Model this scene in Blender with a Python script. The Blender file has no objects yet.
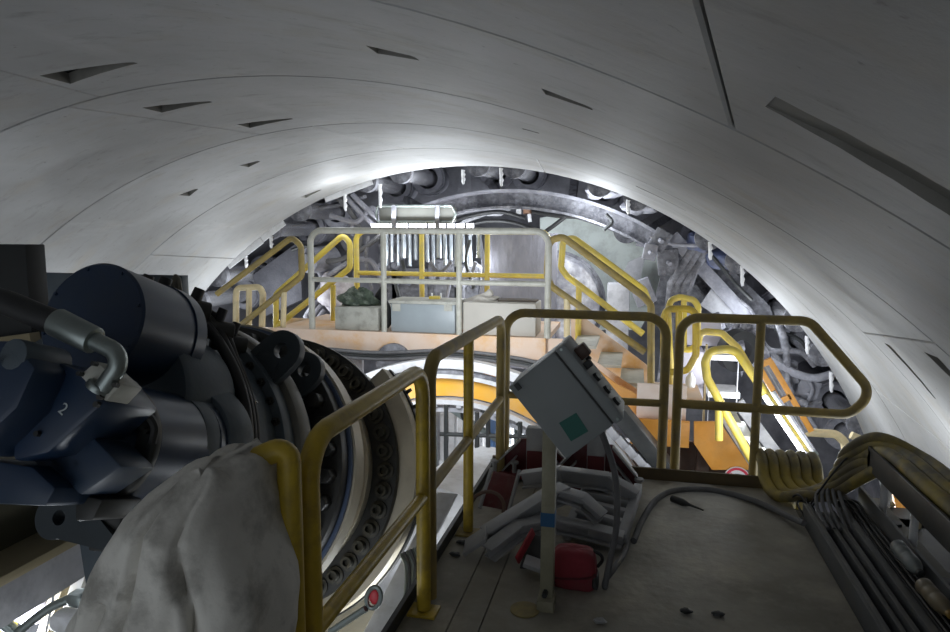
import bpy, bmesh, math, random
from math import sin, cos, pi, radians as RAD
from mathutils import Vector as V, Matrix, Quaternion
random.seed(7)
SC = bpy.context.scene
COL = SC.collection

# ------------------------------------------------------------------ camera model
F, YAW, PIT, ROLL = 691.0, .229, .1217, .0039
EYE = V((0, 0, 1.6))
_fw = V((-sin(YAW)*cos(PIT), cos(YAW)*cos(PIT), -sin(PIT)))
_r = V((cos(YAW), sin(YAW), 0)); _u = _r.cross(_fw)
_rt = _r*cos(ROLL)+_u*sin(ROLL); _up = -_r*sin(ROLL)+_u*cos(ROLL)

def at(px, py, x=None, y=None, z=None):
    """surveying helper: where a sight line meets a plane of the place"""
    v = _fw*F+_rt*(px-475)-_up*(py-316)
    t = y/v.y if y is not None else (x/v.x if x is not None else (z-1.6)/v.z)
    return EYE+v*t

# ------------------------------------------------------------------ materials
def lin(c):
    return tuple((x/12.92 if x <= .04045 else ((x+.055)/1.055)**2.4) for x in c)
def hexc(h):
    return lin(tuple(int(h[i:i+2], 16)/255 for i in (0, 2, 4)))
_M = {}
def mat(name, col, rough=.55, metal=0.0, col2=None, amt=.35, scale=6, dirt=None, dirt_amt=.4, dirt_scale=3, bump=0.0, bscale=40, spec=.5, emit=None, dust=None, dust_amt=.6, stretch=None, trans=0, alpha=1):
    if name in _M: return _M[name]
    m = bpy.data.materials.new(name); m.use_nodes = True
    nt = m.node_tree; N = nt.nodes; L = nt.links
    b = N['Principled BSDF']
    b.inputs['Roughness'].default_value = rough
    b.inputs['Metallic'].default_value = metal
    b.inputs['Specular IOR Level'].default_value = spec
    c = hexc(col)+(1,)
    tc = N.new('ShaderNodeTexCoord'); vec = tc.outputs['Object']
    if stretch:
        mp = N.new('ShaderNodeMapping'); mp.inputs['Scale'].default_value = stretch
        L.new(vec, mp.inputs['Vector']); vec = mp.outputs['Vector']
    out = None
    def mix(a, bcol, fac):
        mx = N.new('ShaderNodeMix'); mx.data_type = 'RGBA'
        if a is None: mx.inputs['A'].default_value = c
        else: L.new(a, mx.inputs['A'])
        mx.inputs['B'].default_value = hexc(bcol)+(1,)
        L.new(fac, mx.inputs['Factor']); return mx.outputs['Result']
    def ramp(sc, lo, hi, top, detail=6, rgh=.6):
        n = N.new('ShaderNodeTexNoise'); n.inputs['Scale'].default_value = sc; n.inputs['Detail'].default_value = detail; n.inputs['Roughness'].default_value = rgh
        L.new(vec, n.inputs['Vector'])
        r = N.new('ShaderNodeMapRange'); r.inputs['From Min'].default_value = lo; r.inputs['From Max'].default_value = hi; r.inputs['To Max'].default_value = top
        L.new(n.outputs['Fac'], r.inputs['Value']); return r.outputs['Result']
    if col2: out = mix(out, col2, ramp(scale, .35, .7, amt*1.6))
    if dirt: out = mix(out, dirt, ramp(dirt_scale, .48, .66, dirt_amt, 9, .68))
    if dust:
        g = N.new('ShaderNodeNewGeometry'); s = N.new('ShaderNodeSeparateXYZ'); L.new(g.outputs['Normal'], s.inputs[0])
        r = N.new('ShaderNodeMapRange'); r.inputs['From Min'].default_value = .25; r.inputs['From Max'].default_value = .95; r.inputs['To Max'].default_value = dust_amt
        L.new(s.outputs['Z'], r.inputs['Value'])
        n2 = N.new('ShaderNodeMath'); n2.operation = 'MULTIPLY'
        L.new(r.outputs['Result'], n2.inputs[0]); L.new(ramp(dirt_scale*2, .25, .6, 1.0), n2.inputs[1])
        out = mix(out, dust, n2.outputs[0])
    if out is None: b.inputs['Base Color'].default_value = c
    else: L.new(out, b.inputs['Base Color'])
    if bump:
        n = N.new('ShaderNodeTexNoise'); n.inputs['Scale'].default_value = bscale; n.inputs['Detail'].default_value = 5
        L.new(vec, n.inputs['Vector'])
        bp = N.new('ShaderNodeBump'); bp.inputs['Strength'].default_value = bump; bp.inputs['Distance'].default_value = .02
        L.new(n.outputs['Fac'], bp.inputs['Height']); L.new(bp.outputs['Normal'], b.inputs['Normal'])
    if emit:
        b.inputs['Emission Color'].default_value = hexc(emit[0])+(1,); b.inputs['Emission Strength'].default_value = emit[1]
    if trans: b.inputs['Transmission Weight'].default_value = trans
    if alpha < 1: b.inputs['Alpha'].default_value = alpha
    _M[name] = m
    return m

# ------------------------------------------------------------------ mesh builder
def frame_of(d):
    d = d.normalized()
    a = V((0, 0, 1)) if abs(d.z) < .95 else V((0, 1, 0))
    x = a.cross(d).normalized(); y = d.cross(x).normalized()
    return x, y, d
def fillet(pts, r, n=6):
    pts = [V(p) for p in pts]; out = [pts[0]]
    for i in range(1, len(pts)-1):
        p0, p, p1 = pts[i-1], pts[i], pts[i+1]
        a = (p0-p); b = (p1-p); la, lb = a.length, b.length; a.normalize(); b.normalize()
        ang = a.angle(b)
        if ang > 3.1: out.append(p); continue
        t = min(r/math.tan(ang/2), la*.49, lb*.49); rr = t*math.tan(ang/2)
        c = p+(a+b).normalized()*(rr/sin(ang/2))
        s = p+a*t-c; e = p+b*t-c
        for k in range(n+1):
            out.append(c+s.normalized().slerp(e.normalized(), k/n)*rr if s.angle(e) > 1e-4 else c+s)
    out.append(pts[-1]); return out
def spline(pts, n=8):
    pts = [V(p) for p in pts]; P = [pts[0]*2-pts[1]]+pts+[pts[-1]*2-pts[-2]]; o = []
    for i in range(1, len(P)-2):
        for k in range(n):
            t = k/n
            o.append(.5*((2*P[i])+(P[i+1]-P[i-1])*t+(2*P[i-1]-5*P[i]+4*P[i+1]-P[i+2])*t*t+(3*P[i]-3*P[i+1]+P[i+2]-P[i-1])*t**3))
    o.append(pts[-1]); return o

class MB:
    def __init__(s): s.v = []; s.f = []
    def add(s, vs, fs):
        o = len(s.v); s.v += [V(v) for v in vs]; s.f += [tuple(i+o for i in f) for f in fs]; return s
    def box(s, c, size, rot=None):
        c = V(c); h = V(size)*.5; vs = []
        for z in (-1, 1):
            for y in (-1, 1):
                for x in (-1, 1):
                    p = V((x*h.x, y*h.y, z*h.z)); vs.append(c+(rot @ p if rot else p))
        return s.add(vs, [(0, 2, 3, 1), (4, 5, 7, 6), (0, 1, 5, 4), (2, 6, 7, 3), (0, 4, 6, 2), (1, 3, 7, 5)])
    def bb(s, a, b):
        a = V(a); b = V(b); return s.box((a+b)/2, (abs(b.x-a.x), abs(b.y-a.y), abs(b.z-a.z)))
    def beam(s, p0, p1, w, h, up=(0, 0, 1)):
        p0 = V(p0); p1 = V(p1); d = (p1-p0).normalized(); up = V(up)
        x = d.cross(up).normalized(); z = x.cross(d)
        vs = []
        for p in (p0, p1):
            for a, b in ((-1, -1), (1, -1), (1, 1), (-1, 1)): vs.append(p+x*(a*w/2)+z*(b*h/2))
        return s.add(vs, [(0, 1, 2, 3), (7, 6, 5, 4), (0, 4, 5, 1), (1, 5, 6, 2), (2, 6, 7, 3), (3, 7, 4, 0)])
    def tube(s, pts, r, seg=10, closed=False, cap=True):
        pts = [V(p) for p in pts]; q = []
        for p in pts:
            if not q or (p-q[-1]).length > 1e-5: q.append(p)
        pts = q; n = len(pts); rs = r if isinstance(r, (list, tuple)) else [r]*n
        tang = []
        for i in range(n):
            if closed: t = pts[(i+1) % n]-pts[i-1]
            else: t = (pts[min(i+1, n-1)]-pts[max(i-1, 0)])
            tang.append(t.normalized())
        x, y, _ = frame_of(tang[0]); vs = []
        for i in range(n):
            if i:
                x = (x-tang[i]*x.dot(tang[i])).normalized()
            y = tang[i].cross(x)
            for k in range(seg):
                a = 2*pi*k/seg; vs.append(pts[i]+(x*cos(a)+y*sin(a))*rs[i])
        fs = []
        for i in range(n if closed else n-1):
            for k in range(seg):
                a, b = i*seg+k, i*seg+(k+1) % seg; j = ((i+1) % n)*seg
                fs.append((a, b, j+(k+1) % seg, j+k))
        if cap and not closed:
            fs.append(tuple(range(seg))[::-1]); fs.append(tuple((n-1)*seg+k for k in range(seg)))
        return s.add(vs, fs)
    def cyl(s, p0, p1, r0, r1=None, seg=20):
        return s.lathe([(0, 0), (0, r0), ((V(p1)-V(p0)).length, r0 if r1 is None else r1), ((V(p1)-V(p0)).length, 0)], p0, V(p1)-V(p0), seg)
    def lathe(s, prof, o, d, seg=32, a0=0, a1=2*pi):
        o = V(o); x, y, d = frame_of(V(d)); vs = []; fs = []; rings = []; full = abs(a1-a0-2*pi) < 1e-6
        for (t, r) in prof:
            if r < 1e-6: rings.append([len(vs)]); vs.append(o+d*t); continue
            st = len(vs); n = seg if full else seg+1
            for k in range(n):
                a = a0+(a1-a0)*k/seg; vs.append(o+d*t+(x*cos(a)+y*sin(a))*r)
            rings.append(list(range(st, st+n)))
        for A, B in zip(rings, rings[1:]):
            n = max(len(A), len(B)); m = n if full else n-1
            for k in range(m):
                k2 = (k+1) % n
                if len(A) == 1 and len(B) == 1: continue
                if len(A) == 1: fs.append((A[0], B[k2], B[k]))
                elif len(B) == 1: fs.append((A[k], A[k2], B[0]))
                else: fs.append((A[k], A[k2], B[k2], B[k]))
        if not full:
            for k in (0, -1): fs.append(tuple(r[k] for r in rings))
        return s.add(vs, fs)
    def prism(s, poly, off):
        off = V(off); n = len(poly); vs = [V(p) for p in poly]+[V(p)+off for p in poly]
        fs = [tuple(range(n))[::-1], tuple(range(n, 2*n))]
        fs += [(i, (i+1) % n, n+(i+1) % n, n+i) for i in range(n)]
        return s.add(vs, fs)
    def ball(s, c, r, seg=14, sc=(1, 1, 1)):
        c = V(c); vs = []; fs = []; n = seg//2
        for i in range(1, n):
            a = pi*i/n
            for k in range(seg):
                b = 2*pi*k/seg; vs.append(c+V((sin(a)*cos(b)*sc[0], sin(a)*sin(b)*sc[1], cos(a)*sc[2]))*r)
        t = len(vs); vs += [c+V((0, 0, r*sc[2])), c-V((0, 0, r*sc[2]))]
        for i in range(n-2):
            for k in range(seg): fs.append((i*seg+k, (i+1)*seg+k, (i+1)*seg+(k+1) % seg, i*seg+(k+1) % seg))
        for k in range(seg): fs.append((t, k, (k+1) % seg)); fs.append((t+1, (n-2)*seg+(k+1) % seg, (n-2)*seg+k))
        return s.add(vs, fs)
    def build(s, name, m, parent=None, bevel=0, sharp=40, fix=True):
        me = bpy.data.meshes.new(name)
        if parent is not None: o = wloc(parent)
        else:
            lo = [min(v[i] for v in s.v) for i in range(3)]; hi = [max(v[i] for v in s.v) for i in range(3)]
            o = V(((lo[0]+hi[0])/2, (lo[1]+hi[1])/2, lo[2]))
        me.from_pydata([v-o for v in s.v], [], s.f); me.materials.append(m)
        bm = bmesh.new(); bm.from_mesh(me)
        if fix: bmesh.ops.recalc_face_normals(bm, faces=bm.faces)
        if bevel:
            es = [e for e in bm.edges if len(e.link_faces) == 2 and e.calc_face_angle(0) > RAD(30)]
            bmesh.ops.bevel(bm, geom=es, offset=bevel, segments=2, affect='EDGES', profile=.5, clamp_overlap=True)
        for fc in bm.faces: fc.smooth = True
        for e in bm.edges:
            if len(e.link_faces) != 2 or e.calc_face_angle(0) > RAD(sharp): e.smooth = False
        bm.to_mesh(me); bm.free()
        ob = bpy.data.objects.new(name, me); COL.objects.link(ob)
        if parent is not None: ob.parent = parent
        else: ob.location = o
        return ob
def wloc(o):
    l = V(o.location)
    while o.parent: o = o.parent; l = l+V(o.location)
    return l
def tag(o, label=None, cat=None, group=None, kind=None):
    if label: o['label'] = label
    if cat: o['category'] = cat
    if group: o['group'] = group
    if kind: o['kind'] = kind
    return o
def thing(name, label, cat, loc, group=None):
    o = bpy.data.objects.new(name, None); o.empty_display_size = .1; COL.objects.link(o); o.location = V(loc)
    return tag(o, label, cat, group)
def struct(name, mb, m, **k):
    o = mb.build(name, m, **k); o['kind'] = 'structure'; return o
def copy_tree(o, parent=None):
    c = o.copy(); COL.objects.link(c)
    if parent is not None: c.parent = parent
    for ch in list(o.children): copy_tree(ch, c)
    return c
def T(name, label, cat, mb, m, group=None, **k):
    """a thing that is one mesh"""
    return tag(mb.build(name, m, **k), label, cat, group)

# ------------------------------------------------------------------ palette
YEL = mat('yellow_paint', 'c6a834', .42, col2='a48c30', amt=.4, scale=9, dirt='6b5d3a', dirt_amt=.55, dirt_scale=7, bump=.05)
YELD = mat('dusty_yellow_paint', 'a08c50', .6, col2='84723f', amt=.5, scale=9, dirt='6e675a', dirt_amt=.6, dirt_scale=8)
YELB = mat('bright_yellow_paint', 'dcc44e', .42, col2='d4be68', amt=.4, scale=8, dirt='b0a27a', dirt_amt=.5, dirt_scale=9)
CREAM = mat('faded_cream_paint', 'd6c49a', .5, col2='c8b890', amt=.4, dirt='9a937f', dirt_amt=.4, dirt_scale=9)
GREYP = mat('light_grey_paint', 'b9b8ae', .5, col2='a5a49a', amt=.5, dirt='85806f', dirt_amt=.4, dirt_scale=9)
CONC = None
DUST = mat('dusty_dark_steel', '85858a', .85, col2='505056', amt=.8, scale=4, dirt='a9a9b0', dirt_amt=.6, dirt_scale=7, bump=.9, bscale=22)
DUSTL = mat('dusty_light_steel', '9a9aa2', .8, col2='7c7c84', amt=.6, scale=6, dirt='b4b4bc', dirt_amt=.5, dirt_scale=8, bump=.3)
DARKST = mat('black_steel', '2b2d2e', .5, col2='3a3c3c', amt=.5, scale=7, dirt='4a4a46', dirt_amt=.4, dirt_scale=8)
CHROME = mat('chrome_rod', 'dadade', .25, .75)
STEEL = mat('zinc_steel', '9aa29f', .35, .85, col2='7c8482', amt=.4)
WHITEP = mat('white_paint', 'dcdcde', .45, col2='c6c6c8', amt=.4, dirt='a09c94', dirt_amt=.35, dirt_scale=6)
WHITED = mat('dirty_white_paint', 'c4c4c8', .6, col2='a0a0a6', amt=.6, scale=5, dirt='77777c', dirt_amt=.5, dirt_scale=7)
ORANGE = mat('orange_paint', 'dc9536', .5, col2='e0a558', amt=.5, scale=4, dirt='b77f3c', dirt_amt=.4, dirt_scale=5)
PEACH = mat('dusty_orange_paint', 'dcc8b8', .6, col2='d6b79c', amt=.6, scale=3, dirt='d29a45', dirt_amt=.8, dirt_scale=1.8)
NAVY = mat('navy_paint', '1f3048', .42, col2='26384c', amt=.5, scale=4, dirt='2f3a44', dirt_amt=.5, dirt_scale=4)
SLATE = mat('slate_grey_paint', '4a545c', .5, col2='3c454c', amt=.5, scale=4, dirt='5b6062', dirt_amt=.4, dirt_scale=5)
BLKRUB = mat('black_rubber', '1f1f20', .55, col2='2c2c2c', amt=.5, scale=10)
GREYHOSE = mat('dusty_grey_hose', '6e6e70', .75, col2='585859', amt=.5, scale=12)
LAMPW = mat('white_lamp_tube', 'ffffff', .4, emit=('f2f6ff', 14))
# ================================================================== SETTING: tunnel lining
TX, TZ, TR = -2.055, -2.607, 5.0
def cylp(th, y, r): return V((TX+r*sin(RAD(th)), y, TZ+r*cos(RAD(th))))

def lining_material():
    m = bpy.data.materials.new('lining_concrete'); m.use_nodes = True
    nt = m.node_tree; N = nt.nodes; L = nt.links; b = N['Principled BSDF']
    b.inputs['Roughness'].default_value = .62; b.inputs['Specular IOR Level'].default_value = .35
    g = N.new('ShaderNodeTexCoord')
    def noise(sc, det, rg, scale=(1, 1, 1)):
        mp = N.new('ShaderNodeMapping'); mp.inputs['Scale'].default_value = scale; L.new(g.outputs['Object'], mp.inputs['Vector'])
        n = N.new('ShaderNodeTexNoise'); n.inputs['Scale'].default_value = sc; n.inputs['Detail'].default_value = det; n.inputs['Roughness'].default_value = rg
        L.new(mp.outputs['Vector'], n.inputs['Vector']); return n.outputs['Fac']
    def rng(v, a, c, t):
        r = N.new('ShaderNodeMapRange'); r.inputs['From Min'].default_value = a; r.inputs['From Max'].default_value = c; r.inputs['To Max'].default_value = t
        L.new(v, r.inputs['Value']); return r.outputs['Result']
    cur = None
    for fac, col in ((rng(noise(.7, 6, .6), .38, .68, .8), '8f8e8b'), (rng(noise(1.6, 8, .65, (1, 2.2, 1)), .52, .72, .55), 'a0988a'),
                     (rng(noise(3.5, 9, .7, (1, 3, 1)), .55, .75, .6), '787670'), (rng(noise(26, 4, .6), .66, .74, .5), '6c6a64'),
                     (rng(noise(1.1, 5, .6, (2.5, .6, 2.5)), .6, .75, .5), 'bcbcbc')):
        mx = N.new('ShaderNodeMix'); mx.data_type = 'RGBA'
        if cur is None: mx.inputs['A'].default_value = hexc('adadad')+(1,)
        else: L.new(cur, mx.inputs['A'])
        mx.inputs['B'].default_value = hexc(col)+(1,); L.new(fac, mx.inputs['Factor']); cur = mx.outputs['Result']
    L.new(cur, b.inputs['Base Color'])
    bp = N.new('ShaderNodeBump'); bp.inputs['Strength'].default_value = .25; bp.inputs['Distance'].default_value = .01
    L.new(noise(9, 8, .6), bp.inputs['Height']); L.new(bp.outputs['Normal'], b.inputs['Normal'])
    return m
CONC = lining_material()

def segment(mb, y0, y1, a0, a1, b0, b1, r0=TR, r1=TR+.32, ch=.006):
    """one lining segment: angle a0->a1 at y0, b0->b1 at y1, chamfered inner arrises"""
    n = max(6, int((a1-a0)/1.5)); dy = ch
    rows = [(y0, r0+ch), (y0+dy, r0), ((y0+y1)/2, r0), (y1-dy, r0), (y1, r0+ch)]
    vs = []; fs = []; da = math.degrees(ch/TR)
    def ang(u, y): 
        t = (y-y0)/(y1-y0); lo = a0+(b0-a0)*t; hi = a1+(b1-a1)*t
        return lo+(hi-lo)*u
    us = [0]+[da/(a1-a0)]+[i/n for i in range(1, n)]+[1-da/(a1-a0)]+[1]
    for (y, r) in rows:
        for i, u in enumerate(us):
            rr = max(r, r0+ch) if i in (0, len(us)-1) else r
            vs.append(cylp(ang(u, y), y, rr))
    k = len(us)
    for j in range(len(rows)-1):
        for i in range(k-1): fs.append((j*k+i, j*k+i+1, (j+1)*k+i+1, (j+1)*k+i))
    o = len(vs)
    for y in (y0, y1):
        for u in us: vs.append(cylp(ang(u, y), y, r1))
    for i in range(k-1):
        fs.append((o+i, o+k+i, o+k+i+1, o+i+1))
        fs.append((i, o+i, o+i+1, i+1)); e = 4*k
        fs.append((e+i, e+i+1, o+k+i+1, o+k+i))
    for i in (0, k-1):
        fs.append(tuple([j*k+i for j in range(5)]+[o+k+i, o+i]))
    mb.add(vs, fs)

def pocket(mb, th0, th1, y, w0, w1, depth, skew=0):
    """wedge-shaped bolt pocket cut into the lining, deepest at th0"""
    A, B = [], []
    for t in range(7):
        f = t/6; th = th0+(th1-th0)*f; w = w0+(w1-w0)*f; d = depth*(1-f)**.8+.002; yy = y+skew*f
        A.append([cylp(th, yy-w/2, TR-.05), cylp(th, yy+w/2, TR-.05), cylp(th, yy+w/2, TR+d), cylp(th, yy-w/2, TR+d)])
    vs = [p for q in A for p in q]; fs = [(0, 1, 2, 3), (27, 26, 25, 24)]
    for t in range(6):
        for k in range(4): fs.append((t*4+k, (t+1)*4+k, (t+1)*4+(k+1) % 4, t*4+(k+1) % 4))
    mb.add(vs, fs)

G = .007
RINGS = [  # y0, y1, joints (angle at y0, angle at y1)
    (-5.85, -4.33, [(-95, -93), (-40, -42), (5, 7), (62, 60), (110, 110), (180, 180)]),
    (-4.32, -2.80, [(-80, -82), (-20, -18), (35, 33), (82, 84), (130, 130), (200, 200)]),
    (-2.79, -1.27, [(-100, -98), (-50, -52), (-3, -1), (50, 48), (105, 105), (180, 180)]),
    (-1.26, .27, [(-90, -92), (-33, -35), (12, 14), (66, 64), (120, 120), (190, 190)]),
    (.28, 1.80, [(-88, -86), (-36, -38), (23.3, 27), (76, 74), (130, 130), (190, 190)]),
    (1.81, 3.33, [(-98, -100), (-54, -52), (-9.2, -9.6), (52, 54.5), (96, 94), (150, 150), (205, 205)]),
    (3.34, 4.91, [(-90, -88), (-48, -50), (-12.2, -9.0), (41.7, 44.6), (88, 86), (140, 140), (200, 200)]),
    (4.92, 6.50, [(-100, -102), (-56, -54), (-4, -2), (57, 55), (98, 100), (150, 150), (210, 210)]),
    (6.51, 8.35, [(-92, -90), (-38, -40), (13, 11), (72, 74), (118, 118), (180, 180), (225, 225)]),
]
POCK = {4: [(35.5, 27.2, 1.50, .20, .10, .035, -.10), (-30, -25, 1.0, .15, .03, .07, 0)],
        5: [(-8.8, -3.2, 2.96, .19, .03, .06, -.03), (12.2, 14.3, 2.55, .12, .06, .03, 0), (20.1, 22.2, 2.49, .11, .05, .03, 0), (-30, -25, 2.5, .15, .03, .07, 0), (62, 66, 2.6, .13, .03, .06, 0)],
        6: [(-9.6, -5.4, 3.75, .18, .03, .06, .06), (-8.2, -3.8, 4.56, .17, .03, .06, 0), (44.7, 49.8, 4.50, .09, .03, .03, .06), (43.4, 48.5, 3.66, .16, .05, .04, .05), (16, 17.2, 4.1, .05, .03, .02, 0), (-36, -31, 4.0, .14, .03, .07, 0)],
        7: [(-16.8, -15.0, 5.75, .16, .05, .04, 0), (-25, -23.3, 5.8, .16, .05, .04, 0), (24, 29, 5.7, .06, .02, .03, .06)],
        8: [(-22.8, -19.9, 7.85, .16, .05, .04, 0), (-52, -47, 7.4, .10, .03, .05, 0), (33, 36, 7.4, .05, .02, .03, .05)]}
SHADE_DIRT = mat('pocket_shade_dirt', '8a8882', .85, col2='74726c', amt=.5, scale=8)  # recess faces: dirt, plus pocket shade put into the colour
for i, (y0, y1, J) in enumerate(RINGS):
    mb = MB(); J = J+[(J[0][0]+360, J[0][1]+360)]; ga = math.degrees(G/TR)/2
    for (a, b), (c, d) in zip(J, J[1:]): segment(mb, y0, y1, a+ga, c-ga, b+ga, d-ga)
    ob = struct('ceiling', mb, CONC, sharp=25)
    if i in POCK:
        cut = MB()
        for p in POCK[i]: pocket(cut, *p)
        co = cut.build('cutter', SHADE_DIRT)
        ob.data.materials.append(SHADE_DIRT)
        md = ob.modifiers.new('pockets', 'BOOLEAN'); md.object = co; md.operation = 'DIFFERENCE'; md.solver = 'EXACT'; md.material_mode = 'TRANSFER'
        dg = bpy.context.evaluated_depsgraph_get(); ev = ob.evaluated_get(dg)
        nm = bpy.data.meshes.new_from_object(ev); ob.modifiers.clear(); ob.data = nm
        bm = bmesh.new(); bm.from_mesh(nm)
        for fc in bm.faces: fc.smooth = True
        for e in bm.edges: e.smooth = len(e.link_faces) == 2 and e.calc_face_angle(0) < RAD(8)
        bm.to_mesh(nm); bm.free()
        bpy.data.objects.remove(co)
# dark gasket behind the joints
mb = MB()
mb.lathe([(0, TR+.05), (0, TR+.055), (14.17, TR+.055), (14.17, TR+.05)], (TX, -5.84, TZ), (0, 1, 0), 120)
struct('trim_1', mb, mat('joint_gasket', '1c1b1a', .9))
# shield skin ahead of the last ring, bulkhead
SHIELD = mat('shield_steel', '8c8c92', .85, col2='64646b', amt=.7, scale=2.2, dirt='85858c', dirt_amt=.6, dirt_scale=4, bump=.8, bscale=12)
mb = MB()
mb.lathe([(0, 5.36), (0, 5.45), (4.6, 5.45), (4.6, 5.36), (0, 5.36)], (TX, 8.0, TZ), (0, 1, 0), 96)
struct('wall_shield', mb, SHIELD)
def rough_disc(y, r, amp, n=60):
    mb = MB(); random.seed(3); vs = []; fs = []
    for i in range(n+1):
        for k in range(n+1):
            x = -r+2*r*i/n; z = -r+2*r*k/n
            d = amp*(sin(x*2.3+1)*cos(z*1.9)+.6*sin(x*5.1)*sin(z*4.3+2)+random.uniform(-.35, .35))
            vs.append((TX+x, y+d, TZ+z))
    for i in range(n):
        for k in range(n): fs.append((i*(n+1)+k, (i+1)*(n+1)+k, (i+1)*(n+1)+k+1, i*(n+1)+k+1))
    mb.add(vs, fs); return mb
struct('wall_bulkhead', rough_disc(11.6, 5.4, .07), SHIELD, sharp=180)

# ================================================================== SETTING: deck
DECKM = mat('dusty_deck_steel', 'a19d92', .85, col2='7d796f', amt=.8, scale=1.8, dirt='b2ab9c', dirt_amt=.8, dirt_scale=2.2, bump=.15, bscale=25)
mb = MB()
for a, b in ((-.90, -.705), (-.70, -.577), (-.572, .945)): mb.bb((a, -3.0, -.05), (b, 4.49, 0))
struct('floor', mb, DECKM, bevel=.002)
mb = MB()
mb.bb((-.92, -3, -.35), (-.90, 4.49, .06)); struct('trim_2', mb, DARKST)         # left kick plate
KICK = mat('dusty_kick_plate', '6a5a3c', .7, col2='4e4636', amt=.5, scale=5)
mb = MB()
mb.bb((-.92, 4.492, -.4), (.945, 4.51, .075)); struct('trim_3', mb, KICK)          # front kick plate
mb = MB()
for y in (-2, -.5, 1, 2.5, 4.2): mb.bb((-.9, y, -.25), (1.7, y+.12, -.052))
mb.bb((-.88, -3, -.45), (-.74, 4.5, -.052)); mb.bb((1.5, -3, -.45), (1.64, 4.5, -.052))
struct('trim_4', mb, DARKST)
# ================================================================== handrails
RR = .030
def rail(name, label, frame, mids=(), posts=(), m=YEL, r=RR, cat='handrail', group=None, fr=.12, feet=(), mmid=None, mpost=None, fname='top_rail', closed=False, kick=None):
    fp = [V(p) for p in frame]
    base = V((sum(p.x for p in fp)/len(fp), sum(p.y for p in fp)/len(fp), min(p.z for p in fp)))
    t = thing(name, label, cat, base, group)
    mb = MB(); mb.tube(fp if closed else fillet(fp, fr, 7), r, 12, closed=closed); mb.build(fname, m, t)
    for a, b in mids: MB().tube([a, b], r*.82, 10).build('mid_rail', mmid or m, t)
    for a, b in posts: MB().tube([a, b], r*.92, 10).build('post', mpost or m, t)
    for p in feet: MB().box(V(p)+V((0, 0, .006)), (.12, .1, .012)).build('foot_plate', m, t, bevel=.002)
    return t
XL = -.83
# a: nearest loop at lower left
rail('handrail', 'yellow handrail nearest the camera with a white dust sheet over its end',
     [(-1.02, 1.43, .02), (-1.02, 1.43, .99), (-.90, 1.49, 1.04), (XL, 1.52, 1.07), (XL, 1.52, .02)], mids=[((-1.02, 1.43, .53), (XL, 1.52, .53))], fr=.10, feet=[(XL, 1.52, 0)])
# b: middle section
rail('handrail', 'yellow handrail bay between the white dust sheet and the dusty rail bay beyond it',
     [(XL, 1.62, .02), (XL, 1.62, 1.05), (XL, 2.63, 1.05), (XL, 2.63, .02)], mids=[((XL, 1.62, .51), (XL, 2.63, .51))], fr=.12, feet=[(XL, 2.63, 0), (XL, 1.62, 0)])
# c: far section to the corner
rail('handrail', 'dusty yellow handrail bay along the deck edge ending at the far corner',
     [(XL, 2.72, .02), (XL, 2.72, 1.07), (XL, 4.30, 1.05), (XL, 4.30, .02)], mids=[((XL, 2.72, .51), (XL, 4.30, .53))], posts=[((XL, 3.42, .02), (XL, 3.42, 1.05))], m=YELD, fr=.11, mpost=YEL, feet=[(XL, 4.30, 0), (XL, 3.42, 0)])
YF = 4.55
rail('handrail', 'dusty brown yellow handrail bay across the deck end behind the control box',
     [(-.845, YF, .02), (-.845, YF, 1.06), (.20, YF, 1.06), (.20, YF, .02)], mids=[((-.845, YF, .495), (.20, YF, .495))], posts=[((-.28, YF+.002, .02), (-.28, YF+.002, .495))], m=YELD, fr=.13)
p = [(.285, YF+.03, .02), (.285, YF+.03, 1.06), (1.05, YF+.03, 1.06), (1.43, YF+.03, .63), (1.31, YF+.03, .485), (.285, YF+.03, .495)]
rail('handrail', 'dusty yellow handrail gate at the right end with a cut off sloping corner',
     p, posts=[((.77, YF+.03, .02), (.77, YF+.03, 1.05))], m=YELD, fr=.12)

# ================================================================== upper platform across the tunnel (y 7 .. 8.3)
PZ = .515
def pt(px, py, y): return at(px, py, y=y)
xl = pt(310, 230, 7).x; xr = pt(549, 230, 7).x
plat = thing('platform', 'orange walkway platform crossing the tunnel with grey front rails', 'platform', (-2.2, 7.6, PZ-.06))
MB().bb((-3.95, 6.965, PZ-.06), (-.88, 8.35, PZ)).build('deck_plate', PEACH, plat)
MB().bb((-3.95, 6.95, PZ-.22), (-.88, 6.965, PZ+.005)).build('front_fascia', PEACH, plat)
for x in (-3.3, -1.5): MB().bb((x-.05, 7.05, PZ-.6), (x+.05, 7.2, PZ-.06)).build('bracket', ORANGE, plat)
MB().bb((-4.0, 7.02, PZ-.30), (-.9, 7.10, PZ-.225)).build('cable_ledge', DUSTL, plat)
yf = 7.0
rail('handrail', 'grey square edged handrail along the front of the orange platform',
     [(xl, yf, PZ), (xl, yf, 1.605), (xr, yf, 1.605), (xr, yf, PZ)], mids=[((xl, yf, 1.07), (xr, yf, 1.07))],
     posts=[((pt(384, 300, yf).x, yf, PZ), (pt(384, 300, yf).x, yf, 1.6)), ((pt(459, 300, yf).x, yf, PZ), (pt(459, 300, yf).x, yf, 1.6))], m=GREYP, r=.034, fr=.14)
yr = 8.25
xa, xb = pt(356, 232, yr).x, pt(549, 230, yr).x
rail('handrail', 'bright yellow handrail along the back of the orange platform',
     [(xa, yr, PZ), (xa, yr, 1.60), (xb, yr, 1.60), (xb, yr, PZ)], mids=[((xa, yr, 1.07), (xb, yr, 1.07))],
     posts=[((pt(q, 300, yr).x, yr, PZ), (pt(q, 300, yr).x, yr, 1.58)) for q in (422, 487)], m=YELB, r=.036, fr=.13)
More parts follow.
